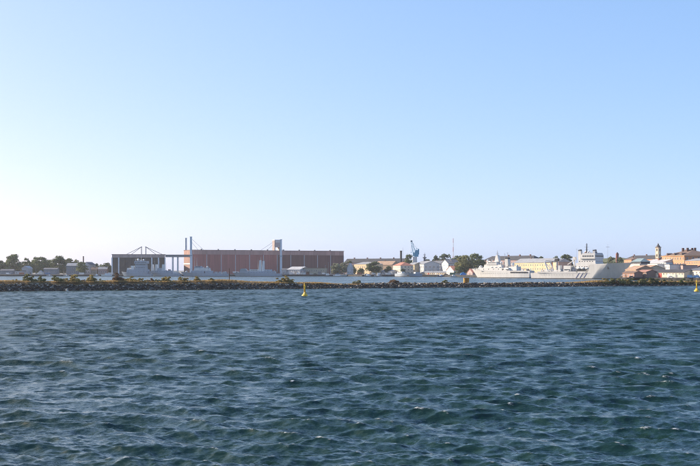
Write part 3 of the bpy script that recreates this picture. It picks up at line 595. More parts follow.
# ---- centre: trees and houses, columns 330 to 480
bld('white_tent', 'narrow grey white gable right of the silver trees', 347.0, 1400, 351.2, 1398, 268.6, 263.4, 8, 'paleg', 'pale', 'gablef', wins=(2, [.4], 1, 1.4))
bld('rope_walk', 'very long low dark roof on the skyline right of the red hall', 344, 1690, 404, 1640, 262.8, 258.7, 22, 'rose', 'dark', 'gable', wins=(22, [.5, .78], 1.3, 1.8), chim=[(.12, .5, 1.6, 1.6), (.34, .5, 1.6, 1.6), (.56, .5, 1.6, 1.6), (.78, .5, 1.6, 1.6)])
bld('barrack', 'pale yellow building with a grey roof behind trees', 354, 1500, 371.5, 1460, 264.2, 262.0, 18, 'yellow', 'grey', 'hip', wins=(9, [.35, .72], 1.2, 1.7))
bld('row_house', 'tan brown roofed house between the yellow building and cream house', 375, 1560, 392, 1540, 264.8, 261.2, 16, 'tan', 'tan', 'gable', wins=(6, [.5], 1.3, 1.8), chim=[(.4, .5, 1, 1.2)])
bld('row_house', 'low grey white shed at the waterfront left of the cream house', 380.5, 1400, 392, 1385, 271.5, 270.2, 12, 'paleg', 'grey', 'gable', wins=(5, [.5], 1.3, 1.2), doors=[(.2, 2, 2.2, 'white')])
bld('cream_house', 'cream house with a red roof left of the blue crane', 392.8, 1420, 400.4, 1384, 265.6, 262.2, 17, 'cream', 'red', 'hip', wins=(5, [.22, .55, .84], 1.2, 1.6), sidewins=(4, [.22, .55, .84], 1.2, 1.6), chim=[(.5, .5, 1, 1)])
bld('yellow_house', 'small yellow house between the cream house and the crane base', 408.2, 1440, 414.5, 1415, 264.6, 262.6, 12, 'yellow', 'grey', 'gable', wins=(4, [.3, .7], 1.2, 1.6))
bld('grey_hall', 'light grey hall with a grey roof right of the crane', 414.8, 1430, 424, 1400, 264.0, 261.0, 22, 'paleg', 'grey', 'gable', wins=(6, [.35, .72], 1.3, 1.6), sidewins=(4, [.35, .72], 1.3, 1.6))
bld('white_row', 'long white building with a grey dormered roof', 427.5, 1470, 444.2, 1420, 264.2, 260.8, 16, 'white', 'slate', 'gable', wins=(10, [.3, .72], 1.1, 1.6), chim=[(.25, .5, 1, 1), (.55, .5, 1, 1), (.85, .5, 1, 1)])
bld('white_house', 'tall white house with two pointed gables', 441.6, 1400, 448.2, 1370, 263.4, 259.6, 10, 'white', 'slate', 'gablef', wins=(4, [.22, .52, .82], 1.0, 1.5), sidewins=(3, [.22, .52, .82], 1.0, 1.5))
bld('white_house', 'right half of the twin gabled white house, tinted rose for its shade', 448.6, 1392, 453, 1372, 263.6, 259.4, 11, 'rose', 'slate', 'gablef', wins=(3, [.22, .52, .82], 1.0, 1.5), sidewins=(3, [.3, .7], 1.0, 1.5))  # shaded half of the white house, its shade put into the wall colour
bld('cottage', 'white waterfront cottage with a red roof below the white house', 446.3, 1345, 453.6, 1318, 270.4, 266.0, 12, 'white', 'red', 'gablef', wins=(4, [.5], 1.2, 1.5), sidewins=(3, [.5], 1.2, 1.5), doors=[(.5, 1.6, 2.4, 'red')])
bld('quay_shed', 'long low cream shed on the quay below the white row', 421, 1385, 446, 1350, 272.6, 271.3, 9, 'buff', 'grey', 'shed', wins=(12, [.55], 1.3, 1), doors=[(.3, 2.2, 2.2, 'red'), (.6, 2.2, 2.2, 'white')])
bld('boat_shed', 'small boathouse with a red roof at the bow of the left grey ship', 467.2, 1290, 472.6, 1268, 272.6, 268.9, 10, 'rose', 'red', 'gablef', wins=(2, [.5], 1.1, 1.3), doors=[(.5, 2.4, 2.6, 'brown')])
# blue tarpaulin shelter on the quay
D = 1262; t = thing('tarpaulin_shelter', 'bright blue tarpaulin shelter on the quay under the big tree', 'shelter', (WX(460.4, D), D, GZ)); tw_ = 6 / F * D
MB().prism([(0, 0), (tw_, 0), (tw_ * .93, 1.6), (tw_ * .55, 3.2), (tw_ * .2, 2.3), (.1, 1.0)], 'y', 0, 5).build('cover', mat('tarp_blue', (.05, .22, .52), .6, .2, .5, .1), t)
for x in (.4, tw_ - .5): MB().tube((x, -.2, 0), (x, -.2, 1.7), .08, n=6).build('pole', STEELG, t)
for i, r in enumerate([
 ('silvery willow, left of the pair at the end of the red hall', 336, 263.0, 11, 1402, 'willow'), ('silvery willow, right of the pair at the end of the red hall', 344.5, 261.8, 10, 1408, 'willow'),
 ('grey green tree just right of the red hall end', 349.5, 259.8, 8, 1470, 'olive'), ('small dark tree below the yellow building, left side', 360.5, 268.2, 8, 1415, 'oak'), ('dark full tree in front of the yellow building', 374, 261.3, 15, 1400, 'dark'),
 ('low round tree left of the cream house', 389, 266.0, 8, 1395, 'dark'), ('tree on the skyline left of the blue crane', 408.5, 253.6, 12, 1640, 'oak'),
 ('skyline tree, left of the group behind the white row', 435.5, 255.0, 10, 1600, 'dark'), ('wide skyline tree behind the white house', 445, 253.3, 15, 1590, 'dark'),
 ('skyline tree below the radio mast', 457, 254.8, 13, 1560, 'oak'), ('olive tree right of the white house', 459.5, 259.6, 11, 1440, 'olive'),
 ('big sunlit tree left of the left grey ship', 465, 255.2, 22, 1330, 'olive'), ('big tree in a shaded leaf tone behind the bow of the left grey ship', 476.5, 253.2, 19, 1350, 'oak'),  # lit left and shaded right of one crown, painted as two leaf tones
 ('low tree between the cottage and the big trees', 460, 266.0, 11, 1320, 'oak'), ('low bush like tree by the quay left of the yellow building', 353.5, 266.5, 6, 1440, 'olive'), ('skyline tree filling the gap right of the crane', 426.5, 259.0, 10, 1650, 'dark'),
 ('small round tree between roofs on the skyline', 540.3, 256.2, 9, 1600, 'oak'), ('low dark tree behind the pink gabled building, left one', 557, 255.6, 11, 1420, 'oak'), ('wide dark tree behind the pink gabled building, right one', 567, 254.0, 14, 1430, 'dark'),
 ('low tree on the hill left of the clock tower', 651, 256.2, 9, 1560, 'olive'), ('low tree right at the foot of the clock tower', 657.5, 257.4, 9, 1540, 'oak'), ('hill tree right behind the bridge of the big ship', 611, 256.4, 10, 1600, 'olive'), ('hill tree left of the red brick tower base', 620.5, 256.6, 9, 1600, 'oak'),
 ('small courtyard tree by the cream house side', 403, 268.6, 5, 1375, 'dark')]):
    tree(*r, seed=i + 40, group='trees of the town shore')
# chimney and whip mast near the crane
t = thing('chimney_stack', 'thick dark chimney on the skyline left of the crane', 'chimney', (WX(401, 1600), 1600, GZ)); hh = WZ(251, 1600) - GZ
MB().tube((0, 0, 0), (0, 0, hh), 1.7, 1.45, 12).build('shaft', mat('stack_dark', (.055, .055, .06), .8, .2, .2), t); MB().lathe([(1.45, 0), (1.75, .2), (1.75, 1.0), (1.4, 1.1)], (0, 0, hh - .6), 12).build('cap', mat('stack_dark2', (.04, .04, .045), .8, .2, .2), t)
t = thing('whip_mast', 'hair thin mast beside the dark chimney', 'mast', (WX(402.7, 1590), 1590, GZ)); hh = WZ(247.6, 1590) - GZ; MB().tube((0, 0, 0), (0, 0, hh), .32, .14, 6).build('pole', STEELG, t); MB().box(-.5, .5, -.5, .5, 0, .8).build('base', STEELG, t)
# lattice radio mast
t = thing('radio_mast', 'slender red and white lattice radio mast on the skyline', 'mast', (WX(453.2, 1700), 1700, GZ)); hh = WZ(238.3, 1700) - GZ; rm_, wm_ = mat('mast_red', (.42, .12, .10), .6, .1, .5), mat('mast_white', (.55, .53, .52), .6, .1, .5)
for k in range(8):
    mb = MB(); a, b = hh * k / 8, hh * (k + 1) / 8; ra, rb = .95 - .075 * k, .95 - .075 * (k + 1)
    cs = [(1, 0), (-.5, .87), (-.5, -.87)]
    for q in range(3):
        c, e = cs[q], cs[(q + 1) % 3]; mb.tube((c[0] * ra, c[1] * ra, a), (c[0] * rb, c[1] * rb, b), .16, n=5)
        for s_ in range(4):
            f0, f1 = s_ / 4, (s_ + 1) / 4; r0, r1 = ra + (rb - ra) * f0, ra + (rb - ra) * f1
            mb.tube((c[0] * r0, c[1] * r0, a + (b - a) * f0), (e[0] * r1, e[1] * r1, a + (b - a) * f1), .07, n=4)
    mb.build('mast_section', rm_ if k % 2 else wm_, t)
# the blue harbour crane
CB = mat('crane_blue', (.10, .30, .43), .55, .18, .3); CW = mat('crane_pale', (.50, .49, .46), .7, .12, .3)
D = 1440; t = thing('harbour_crane', 'blue slewing harbour crane with its jib raised', 'crane', (WX(414.8, D), D, GZ)); k = D / F
def cz(y): return WZ(y, D) - GZ
MB().box(-3.0, 3.0, -3, 3, cz(262.5), cz(256.8), 0, .3).build('pedestal', CW, t); MB().box(-4.2, 4.2, -4, 4, cz(263.2), cz(262.5) - .002).build('platform', CW, t)
for sx in (-1, 1):
    for sy in (-1, 1): MB().tube((sx * 4.2, sy * 4, 0), (sx * 3.2, sy * 3.2, cz(263.2)), .55, .45, 8).build('leg', CW, t)
MB().prism([(-.6, cz(256.7)), (4.6, cz(256.7)), (5.0, cz(253)), (4.2, cz(250.4)), (1.4, cz(249.8)), (-.3, cz(252.5))], 'y', -2.6, 2.6).build('machine_house', CB, t)
MB().box(3.9, 5.6, -2, 2, cz(254.5), cz(249.0)).build('counterweight', CB, t); MB().box(-2.6, -.62, -1.4, 1.2, cz(256.2), cz(252.6)).build('cab', mat('crane_cab', (.22, .40, .48), .4, .1, .5), t)
tip = Vector((-4.4, 0, cz(241.2))); jib = MB()
for sy in (-1, 1):
    f0, b0 = Vector((-2.2, sy * 1.5, cz(254))), Vector((1.0, sy * 1.5, cz(252))); f1, b1_ = tip + Vector((-.7, sy * .5, -.4)), tip + Vector((.7, sy * .5, .4))
    jib.tube(f0, f1, .26, .2, 6); jib.tube(b0, b1_, .26, .2, 6)
    for q in range(8):
        u, v = q / 8, (q + 1) / 8; jib.tube(f0.lerp(f1, u), b0.lerp(b1_, v), .13, n=5); jib.tube(b0.lerp(b1_, u), f0.lerp(f1, v), .10, n=5)
jib.build('jib', CB, t); MB().lathe([(.3, -.9), (1.25, -.8), (1.35, 0), (1.25, .8), (.3, .9)], tip + Vector((0, 0, .2)), 12).build('jib_head', mat('crane_dark', (.07, .12, .15), .6, .2, .5), t)
top = Vector((2.4, 0, cz(248.0)))
for sy in (-1, 1): MB().tube((1.5, sy * 1.8, cz(250)), top + Vector((0, sy * .4, 0)), .3, .2, 6).build('a_frame', CB, t); MB().tube(top, tip, .10, n=5).build('luffing_rope', CABLE, t); MB().tube(top, (4.6, sy * 1.5, cz(249.5)), .16, n=5).build('back_stay', CB, t)
MB().tube(tip, tip + Vector((-.4, 0, -14)), .08, n=5).build('hoist_rope', CABLE, t); MB().lathe([(.1, 0), (.5, .3), (.5, .9), (.1, 1.2)], tip + Vector((-.4, 0, -15.2)), 8).build('hook_block', CB, t)
# dark grey stepped mast tower right of the grey hall
D = 1425; t = thing('signal_tower', 'dark grey stepped signal tower with a pointed mast', 'tower', (WX(424.6, D), D, GZ)); sm = mat('signal_grey', (.12, .125, .14), .7, .15, .3)
MB().box(-3, 3, -3, 3, 0, WZ(263.5, D) - GZ, 0, .8).build('base', sm, t); MB().box(-1.6, 1.6, -1.6, 1.6, WZ(263.5, D) - GZ, WZ(258.2, D) - GZ, 0, .4).build('shaft', sm, t); MB().box(-2.3, 2.3, -2.3, 2.3, WZ(258.2, D) - GZ + .002, WZ(257.2, D) - GZ).build('platform', sm, t); MB().tube((0, 0, WZ(257.2, D) - GZ), (0, 0, WZ(252.6, D) - GZ), .75, .12, 8).build('spike', sm, t)
for zz in (255.5, 254.6): MB().box(-1.6, 1.6, -.12, .12, WZ(zz, D) - GZ, WZ(zz, D) - GZ + .25).build('yard', sm, t)

# ---- behind the two grey ships
bld('barracks', 'long rose barracks with a dark roof and chimneys above the left ship', 483, 1500, 534, 1420, 260.2, 255.8, 18, 'rose', 'dark', 'hip', wins=(20, [.2, .5, .8], 1.2, 1.9), chim=[(.2, .5, 1.6, 1.3), (.42, .5, 1.6, 1.3), (.64, .5, 1.6, 1.3), (.84, .5, 1.6, 1.3)])
bld('barracks', 'long pale orange barracks with a grey roof behind the ships', 514, 1290, 551, 1215, 262.6, 258.6, 18, 'yellow', 'grey', 'gable', wins=(16, [.2, .5, .8], 1.15, 1.7), chim=[(.3, .5, 1.2, 1.2)])
bld('pink_house', 'pinkish orange hip roofed building between the barracks and ship cranes', 550.6, 1235, 558.2, 1165, 262.2, 258.8, 14, 'pink', 'slate', 'hip', wins=(6, [.3, .7], 1.0, 1.6), sidewins=(3, [.3, .7], 1.0, 1.6))
# ---- right shore
t = thing('brick_tower', 'small red brick tower on the green hill', 'tower', (WX(617.3, 1680), 1680, 14)); hh = WZ(252.4, 1680) - 14
MB().box(-1.9, 1.9, -1.9, 1.9, 0, hh - 1.6).build('wall', mat('tower_red', (.25, .085, .06), .85, .2, .3), t); MB().box(-1.2, 1.2, -1.2, 1.2, hh - 1.598, hh, 0, .4).build('cap', mat('tower_red_dark', (.13, .06, .05), .85, .2, .3), t)
bld('long_house', 'orange walled long house with a dark roof on the skyline', 624.5, 1480, 660, 1420, 259.2, 255.3, 16, 'orange', 'dark', 'hip', wins=(12, [.4, .75], 1.2, 1.7), chim=[(.15, .5, 1.4, 1.2), (.5, .5, 1.4, 1.2)])
bld('orange_wing', 'small orange end block left of the long dark roof', 624, 1330, 631.4, 1300, 259.8, 257.6, 13, 'orange', 'brown', 'hip', wins=(4, [.5, .8], 1.1, 1.6), chim=[(.5, .5, 1.2, 1.2)])
bld('glass_pavilion', 'dark glazed pavilion with a blue green roof', 631.2, 1090, 640.8, 1060, 261.9, 258.4, 9, 'dark', 'green', 'hip', wins=(7, [.86], .9, 1.6), over=.9)
bld('pavilion_base', 'cream block beneath the glazed pavilion', 630.0, 1062, 639.8, 1034, 264.4, 264.2, 12, 'cream', 'pale', 'flat', wins=(5, [.75], 1.1, 1.3))
bld('grey_roof_hall', 'wide hall with a pale grey roof left of the clock tower', 642.2, 1160, 661.2, 1110, 263.2, 259.4, 24, 'paleg', 'pale', 'gable', wins=(8, [.8], 1.2, 1.6), chim=[(.45, .4, 2.4, .9)])
# clock tower
D = 1400; t = thing('clock_tower', 'cream clock tower with a dark domed cap', 'tower', (WX(658.2, D), D, GZ), math.radians(-56)); s_ = 2.45; zt = lambda y: WZ(y, D) - GZ; cm = wmat('towercream', (.60, .46, .33))
MB().box(-s_, s_, -s_, s_, 0, zt(247.6)).build('wall', cm, t); MB().box(-s_ - .4, s_ + .4, -s_ - .4, s_ + .4, zt(247.6) + .002, zt(247.0)).build('cornice', mat('cornice_dark', (.20, .15, .12), .8, .2, .4), t); MB().box(-s_ - .3, s_ + .3, -s_ - .3, s_ + .3, zt(258.6), zt(258.1)).build('cornice', MATS['cornice_dark'], t)
cp = MB().lathe([(s_ * 1.15, 0), (s_ * 1.05, .7), (s_ * .8, 1.7), (s_ * .42, 2.5), (s_ * .36, 2.6), (s_ * .34, 3.8), (s_ * .15, 4.4), (.06, 5.4)], (0, 0, zt(247.0) + .003), 12).build('cap', mat('copper_dark', (.07, .06, .06), .6, .2, .4), t)
for a in range(4):
    for zz in (249.9, 255.5):
        o = link('window', win_mesh(1.3, 2.6, True), t, (math.sin(a * math.pi / 2) * (s_ + .002), -math.cos(a * math.pi / 2) * (s_ + .002), zt(zz)), a * math.pi / 2)
    c = MB().lathe([(1.15, 0), (1.2, .05), (1.2, .12), (.05, .13)], n=18).build('clock_face', mat('clock_white', (.62, .58, .50), .6, .05, 1), t); c.location = (math.sin(a * math.pi / 2) * (s_ + .02), -math.cos(a * math.pi / 2) * (s_ + .02), zt(252.9)); c.rotation_euler = (math.radians(90), 0, a * math.pi / 2)
    MB().box(-.06, .06, 0, .8, .14, .17).box(-.06, .5, -.05, .05, .172, .2).build('clock_hand', MATS['copper_dark'], c)
# the big orange building
t, w, he, hr = bld('orange_hall', 'grand orange building with a brown hip roof and chimneys', 661.8, 1135, 684.4, 1085, 255.8, 250.2, 36, 'orange', 'brown', 'hip', wins=(9, [.30, .58, .86], 1.5, 2.5), sidewins=(6, [.30, .58, .86], 1.5, 2.5))
for z_ in (.44, .72): MB().box(-.12, w + .12, -.12, 36.12, he * z_ - .2, he * z_ + .2).build('string_course', mat('course_pale', (.52, .30, .15), .85, .1, .3), t)
MB().box(-.7, w + .7, -.7, 36.7, he - .6, he - .01).build('cornice', MATS['course_pale'], t)
ro = [c for c in t.children if c.name.startswith('roof')][0]
MB().box(w * .42, w * .58, 14, 22, hr - 2.2, hr + .6).build('lantern', mat('lantern_brown', (.12, .09, .08), .8, .2, .3), ro)
for u, v in ((.36, .40), (.56, .40), (.62, .58), (.44, .62)): MB().box(w * u - .9, w * u + .9, 36 * v - .9, 36 * v + .9, hr - 2.5, hr + 2.4).build('chimney', mat('chimney_dark', (.09, .05, .045), .85, .2, .4), ro)
for u in (.18, .5, .82):
    MB().prism([(w * u - 1.3, he + .5), (w * u + 1.3, he + .5), (w * u + 1.3, he + 2.0), (w * u, he + 2.9), (w * u - 1.3, he + 2.0)], 'y', 1.2, 7).build('dormer', mat('dormer_brown', (.14, .10, .085), .8, .2, .3), ro)
bld('orange_wing', 'lower orange wing right of the grand orange building', 684.9, 1050, 716, 960, 260.6, 258.3, 20, 'orange', 'grey', 'gable', wins=(16, [.3, .6, .86], 1.3, 2.0))
bld('rust_shed', 'red brown roofed shed below the orange wing', 682.4, 1005, 694, 950, 268.2, 265.8, 10, 'brick', 'rust', 'gable', wins=(5, [.5], 1.3, 1.4))
bld('white_block', 'white flat block left part below the grey roofed hall', 647.5, 985, 657.4, 955, 264.6, 264.0, 14, 'white', 'pale', 'flat', wins=(6, [.45, .8], 1.3, 1.4)); bld('white_block', 'white flat block right part with a rooftop cabin', 658.2, 972, 669.6, 940, 265.0, 264.2, 14, 'white', 'grey', 'flat', wins=(7, [.45, .8], 1.3, 1.4))
bld('rooftop_cabin', 'small white cabin on the roof of the white flat block', 660.6, 966, 666.0, 956, 262.8, 262.4, 6, 'white', 'pale', 'flat', 'cabin', z0=WZ(264.2, 960) + .05, wins=(3, [.5], 1.0, 1.0), plinth=False)
bld('plain_store', 'dull rose store right of the white blocks', 670.2, 978, 683, 930, 265.6, 265.2, 12, 'rose', 'brown', 'flat', wins=(5, [.7], 1.4, 1.2))
bld('gabled_store', 'tan gabled store left, behind the shrubs at the bow', 625.4, 905, 636.2, 872, 269.6, 265.8, 15, 'tan', 'tan', 'gable', wins=(5, [.55], 1.2, 1.3)); bld('gabled_store', 'tan gabled store right, next to the white blocks', 637.2, 930, 647.0, 900, 268.9, 265.4, 15, 'buff', 'tan', 'gable', wins=(4, [.55], 1.2, 1.3))
bld('brick_shed', 'low red brown shed left of the long white shed', 622.6, 866, 634.2, 852, 273.0, 271.2, 8, 'brick', 'brown', 'gable', doors=[(.3, 2.4, 2.4, 'brown')], wins=(4, [.55], 1.2, 1.1)); bld('brick_shed', 'brown shed touching the left end of the long white shed', 635.4, 872, 646.4, 852, 272.0, 270.0, 9, 'brown', 'rust', 'gable', doors=[(.7, 2.6, 2.5, 'grey')], wins=(3, [.6], 1.2, 1.1))
bld('long_shed', 'long white shed with a dark roof and a red door', 647.2, 862, 684.0, 826, 272.4, 269.8, 13, 'cream', 'dark', 'gable', doors=[(.19, 3.4, 3.3, 'red'), (.36, 3.8, 3.4, 'red'), (.60, 3.2, 3.0, 'white'), (.8, 2, 2.4, 'grey')], wins=(12, [.72], 1.1, .9))
bld('corner_shed', 'cream shed with a dark roof at the right border', 685.2, 838, 712, 800, 270.6, 266.6, 18, 'cream', 'slate', 'hip', doors=[(.15, 3.2, 3.0, 'white'), (.45, 3.2, 3.0, 'grey')], wins=(8, [.72], 1.2, 1.0))
# ---------------------------------------------------------------- ships and boats
def ship_mat(name, c, var=.10): return mat(name, c, .55, var, .45, 0, stretch=(1, 1, .14), spec=.4)
NAVY = ship_mat('ship_grey', (.54, .525, .49)); NAVY2 = ship_mat('ship_grey_light', (.59, .575, .54)); DECK = ship_mat('deck_grey', (.20, .20, .20), .2); BLUEG = ship_mat('ship_blue_grey', (.31, .35, .39))
BLACK = ship_mat('ship_black', (.03, .03, .032), .2); BOOT = ship_mat('boot_topping', (.045, .04, .04), .2); SHADEG = ship_mat('ship_mid_grey', (.30, .31, .32)); BRIDGEW = mat('bridge_glass', (.03, .04, .05), .1, .2, .4, spec=.6); WHITEP = ship_mat('white_paint', (.70, .69, .66))
def hull(t, L, B, bow_z, stern_z, mid_z, hm, rake=.07, flare=1.0, stern_w=.78, n=22, bul=0.0, entry=.42, name='hull', step=None, wlp=1.75, dkp=2.7, entry_wl=None):
    """Lofted hull: x runs from the stern (0) to the stem (L), waterline at z=0; returns deck-height function."""
    def deck(u): return stern_z + (mid_z - stern_z) * min(1, u / .35) + (bow_z - mid_z) * max(0, (u - .55) / .45) ** 1.7
    if step:
        flat = deck; s0, s1, zf = step
        def deck(u): q = max(0, min(1, (u - s0) / (s1 - s0))); q = q * q * (3 - 2 * q); return mid_z + (zf - mid_z) * q + (bow_z - zf) * max(0, (u - s1) / (1 - s1)) if u > s0 else flat(min(u, .5))
    def hb(u, wl):   # half breadth
        if u < .30: f = stern_w + (1 - stern_w) * math.sin(u / .30 * math.pi / 2)
        elif u < 1 - entry: f = 1
        else:
            v = (u - (1 - entry)) / entry; f = max(0.0, 1 - v ** (wlp if wl else dkp))
        if wl and entry_wl: v = max(0, (u - (1 - entry_wl)) / entry_wl); f = min(f, max(0.0, 1 - v ** wlp))
        return B / 2 * f
    mb = MB(); k = 6; vs = []
    for i in range(n + 1):
        u = i / n; dz = deck(u); wlx = u * L * (1 - rake) + (0.0 if u > .3 else (.3 - u) * L * .03); dkx = u * L
        w, d = hb(u, True), hb(u, False); d = max(d, w) if flare else w
        prof = [(-1.8, w * .55), (-.02, w), (.55, w + (d - w) * .10), (dz * .5, w + (d - w) * .38), (dz * .82, w + (d - w) * .74), (dz, d)]
        for s_ in (1, -1):
            for z, y in prof:
                x = wlx + (dkx - wlx) * max(0, z) / dz; vs.append((x, s_ * max(y, .06), z))
    fs, mi = [], []
    for i in range(n):
        for s_ in (0, 1):
            a, b = (i * 2 + s_) * k, ((i + 1) * 2 + s_) * k
            for j in range(k - 1): fs.append((a + j, b + j, b + j + 1, a + j + 1)); mi.append(1 if j < 2 else 0)
    for e in (0, n):
        a, b = e * 2 * k, (e * 2 + 1) * k
        for j in range(k - 1): fs.append((a + j, a + j + 1, b + j + 1, b + j)); mi.append(1 if j < 2 else 0)
    for i in range(n):
        a, b, c, d_ = i * 2 * k + k - 1, (i * 2 + 1) * k + k - 1, (i + 1) * 2 * k + k - 1, ((i + 1) * 2 + 1) * k + k - 1; fs.append((a, c, d_, b)); mi.append(2)
    mb.v = vs; mb.f = fs; mb.mi = mi; h = mb.build(name, [hm, BOOT, DECK], t)
    return h, deck, hb
def ship(name, label, cat, ps, Ds, pb, Db, group=None):
    """An Empty at the stern waterline, x axis towards the bow; returns it with the length."""
    A, Bv = Vector((WX(ps, Ds), Ds)), Vector((WX(pb, Db), Db)); return thing(name, label, cat, (A.x, A.y, 0), math.atan2(Bv.y - A.y, Bv.x - A.x), group), (Bv - A).length
def pbox(t, nm, m, *a, **k): return MB().box(*a, **k).build(nm, m, t)
def winrow(t, x0, x1, y, z, n, w, h, face='y'):
    me = WIN.setdefault(('pane', w, h), MB().box(-w / 2, w / 2, -.05, .05, -h / 2, h / 2).mesh('window', BRIDGEW))
    for i in range(n):
        u = (i + .5) / n
        if face == 'y': link('window', me, t, (x0 + (x1 - x0) * u, y, z))
        else: link('window', me, t, (y, x0 + (x1 - x0) * u, z), math.radians(90))
def railing(t, pts, h=1.05, step=2.2):
    mb = MB()
    for a, b in zip(pts[:-1], pts[1:]):
        a, b = Vector(a), Vector(b); n = max(1, int((b - a).length / step))
        for q in (h, h * .55): mb.tube(a + Vector((0, 0, q)), b + Vector((0, 0, q)), .035, n=4)
        for i in range(n + 1): p = a.lerp(b, i / n); mb.tube(p, p + Vector((0, 0, h)), .04, n=4)
    mb.build('railing', SHADEG, t)
def mast(t, x, y, z0, z1, r=.3, yards=((.55, 3.2), (.75, 2.2)), m=None, nm='mast', lean=0.0):
    m = m or SHADEG; o = MB().tube((x, y, z0), (x + lean, y, z1), r, r * .35, 8).build(nm, m, t)
    for f, w in yards:
        z = z0 + (z1 - z0) * f; xx = x + lean * f
        MB().tube((xx, y - w, z), (xx, y + w, z), .11, n=5).tube((xx - w * .3, y, z), (xx + w * .3, y, z), .11, n=5).build('yard', m, o)
    return o
def dome(t, x, y, z, r, m=None): return MB().lathe([(r * .55, -r * .9), (r * .8, -r * .5), (r, 0), (r * .87, r * .5), (r * .5, r * .87), (.03, r)], (x, y, z), 14).build('radome', m or WHITEP, t, True)
def raft(t, x, y, z): MB().tube((x - .7, y, z), (x + .7, y, z), .42, n=10).build('life_raft', WHITEP, t)

def fittings(t, x0, x1, y0, y1, z, n, seed, hmax=1.8):
    """Lockers, ventilators, bollards and reels standing about on a deck, each a part of its own."""
    rng = random.Random(seed)
    for i in range(n):
        x, y = rng.uniform(x0, x1), rng.uniform(y0, y1); k = rng.random(); m = rng.choice([SHADEG, NAVY2, BLACK, WHITEP, DECK, RUSTY])
        if k < .4: a, b, h = rng.uniform(.4, 1.3), rng.uniform(.3, .8), rng.uniform(.6, hmax); MB().box(x - a, x + a, y - b, y + b, z, z + h, taper=.05).build('locker', m, t)
        elif k < .65: h = rng.uniform(1.0, hmax * 1.3); MB().tube((x, y, z), (x, y, z + h), .22, .2, 8).lathe([(.2, 0), (.5, .1), (.45, .4), (.05, .5)], (x, y, z + h), 8).build('ventilator', m, t)
        elif k < .85: MB().tube((x, y - .6, z + .6), (x, y + .6, z + .6), .5, n=10).box(x - .4, x + .4, y - .7, y - .6, z, z + .7).box(x - .4, x + .4, y + .6, y + .7, z, z + .7).build('cable_reel', m, t)
        else: MB().tube((x, y, z), (x + rng.uniform(-.5, .5), y, z + rng.uniform(3, 6)), .09, .04, 5).build('antenna', SHADEG, t)
RUSTY = ship_mat('rusty_red', (.26, .11, .07), .3)
def ports(t, x0, x1, n, yfun, z, sgn, r=.22):
    for i in range(n):
        x = x0 + (x1 - x0) * (i + .5) / n; y = yfun(x) * sgn; MB().tube((x, y - .12, z), (x, y + .12, z), r, n=8).build('porthole', BRIDGEW, t)
# ---- left pale grey ship (bow to the left, stern nearer)
t, L = ship('naval_ship', 'pale grey naval ship, bow to the left with a low dark stern', 'ship', 532.2, 1090, 472.0, 1142)
B = 11.5; h, deck, hb = hull(t, L, B, 9.4, 6.9, 7.2, NAVY2, rake=.10, stern_w=.74, entry=.5)
k = L / 60.2    # metres along the ship per photo column
def sx(px): return (532.2 - px) * k
# black plates painting the shade of the stern opening below the quarterdeck
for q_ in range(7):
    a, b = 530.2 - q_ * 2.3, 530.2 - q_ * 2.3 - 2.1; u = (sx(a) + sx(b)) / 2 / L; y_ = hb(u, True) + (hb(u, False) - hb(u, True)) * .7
    for s_ in (1, -1): pbox(t, 'recess_shade', BLACK, sx(a), sx(b), s_ * y_ - .14, s_ * y_ + .14, 4.9, 6.2)
pbox(t, 'quarterdeck', NAVY2, sx(531.6), sx(515), -B * .33, B * .33, 6.9, 7.4)
pbox(t, 'deckhouse', NAVY2, sx(513.5), sx(483.5), -B * .43, B * .43, 7.0, 10.2, ty=.2, tx=.8)
pbox(t, 'superstructure', NAVY2, sx(505), sx(486.5), -B * .38, B * .38, 10.2, 13.4, ty=.3, tx=1.0)
br = pbox(t, 'bridge', NAVY2, sx(500), sx(489.5), -B * .40, B * .40, 13.4, 16.4, ty=.25, tx=.8); winrow(br, sx(499), sx(491), B * .40 - .12, 15.3, 7, 1.0, .9); winrow(br, -3.6, 3.6, sx(489.5) - .45, 15.3, 6, .9, .9, 'x')
pbox(t, 'gun_deck', NAVY2, sx(483.4), sx(479.5), -B * .22, B * .22, 7.6, 10.6, taper=.4)
gn = MB().lathe([(1.5, 0), (1.7, .6), (1.5, 1.5), (.6, 2.1)], (sx(481.3), 0, 10.6), 12).build('gun_turret', NAVY, t); MB().tube((sx(481.3) + 1, 0, 11.6), (sx(481.3) + 5.2, 0, 12.4), .16, .11, 8).build('barrel', SHADEG, gn)
MB().prism([(sx(500.6), 16.4), (sx(496.2), 16.4), (sx(497.4), 23.0), (sx(499.2), 23.0)], 'y', -1.9, 1.9).build('tower_mast', NAVY2, t); mast(t, sx(498.2), 0, 23.0, 28.2, .42, ((.3, 2.6), (.6, 1.8)))
dome(t, sx(489.5), 1.8, 17.6, 1.2); dome(t, sx(503), 1.5, 15.5, 1.3); mast(t, sx(505.5), 0, 13.4, 25.2, .2, ((.9, 1.6),))
MB().prism([(sx(510.4), 10.2), (sx(506.3), 10.2), (sx(506.9), 19.0), (sx(509.6), 19.0)], 'y', -2.2, 2.2).build('funnel', NAVY, t); MB().prism([(sx(509.7), 19.0), (sx(506.8), 19.0), (sx(507.2), 20.6), (sx(509.4), 20.6)], 'y', -2.0, 2.0).build('funnel_cap', BLACK, t)
mast(t, sx(508.3), 0, 20.6, 26.0, .16, ((.85, 2.0),))
pbox(t, 'hangar', NAVY2, sx(519.5), sx(511), -B * .36, B * .36, 7.4, 11.5, taper=.4); dome(t, sx(513.5), 0, 13.6, 1.7); MB().tube((sx(514), 0, 11.5), (sx(514), 0, 12.3), .7, .6, 8).build('radome_base', NAVY, t)
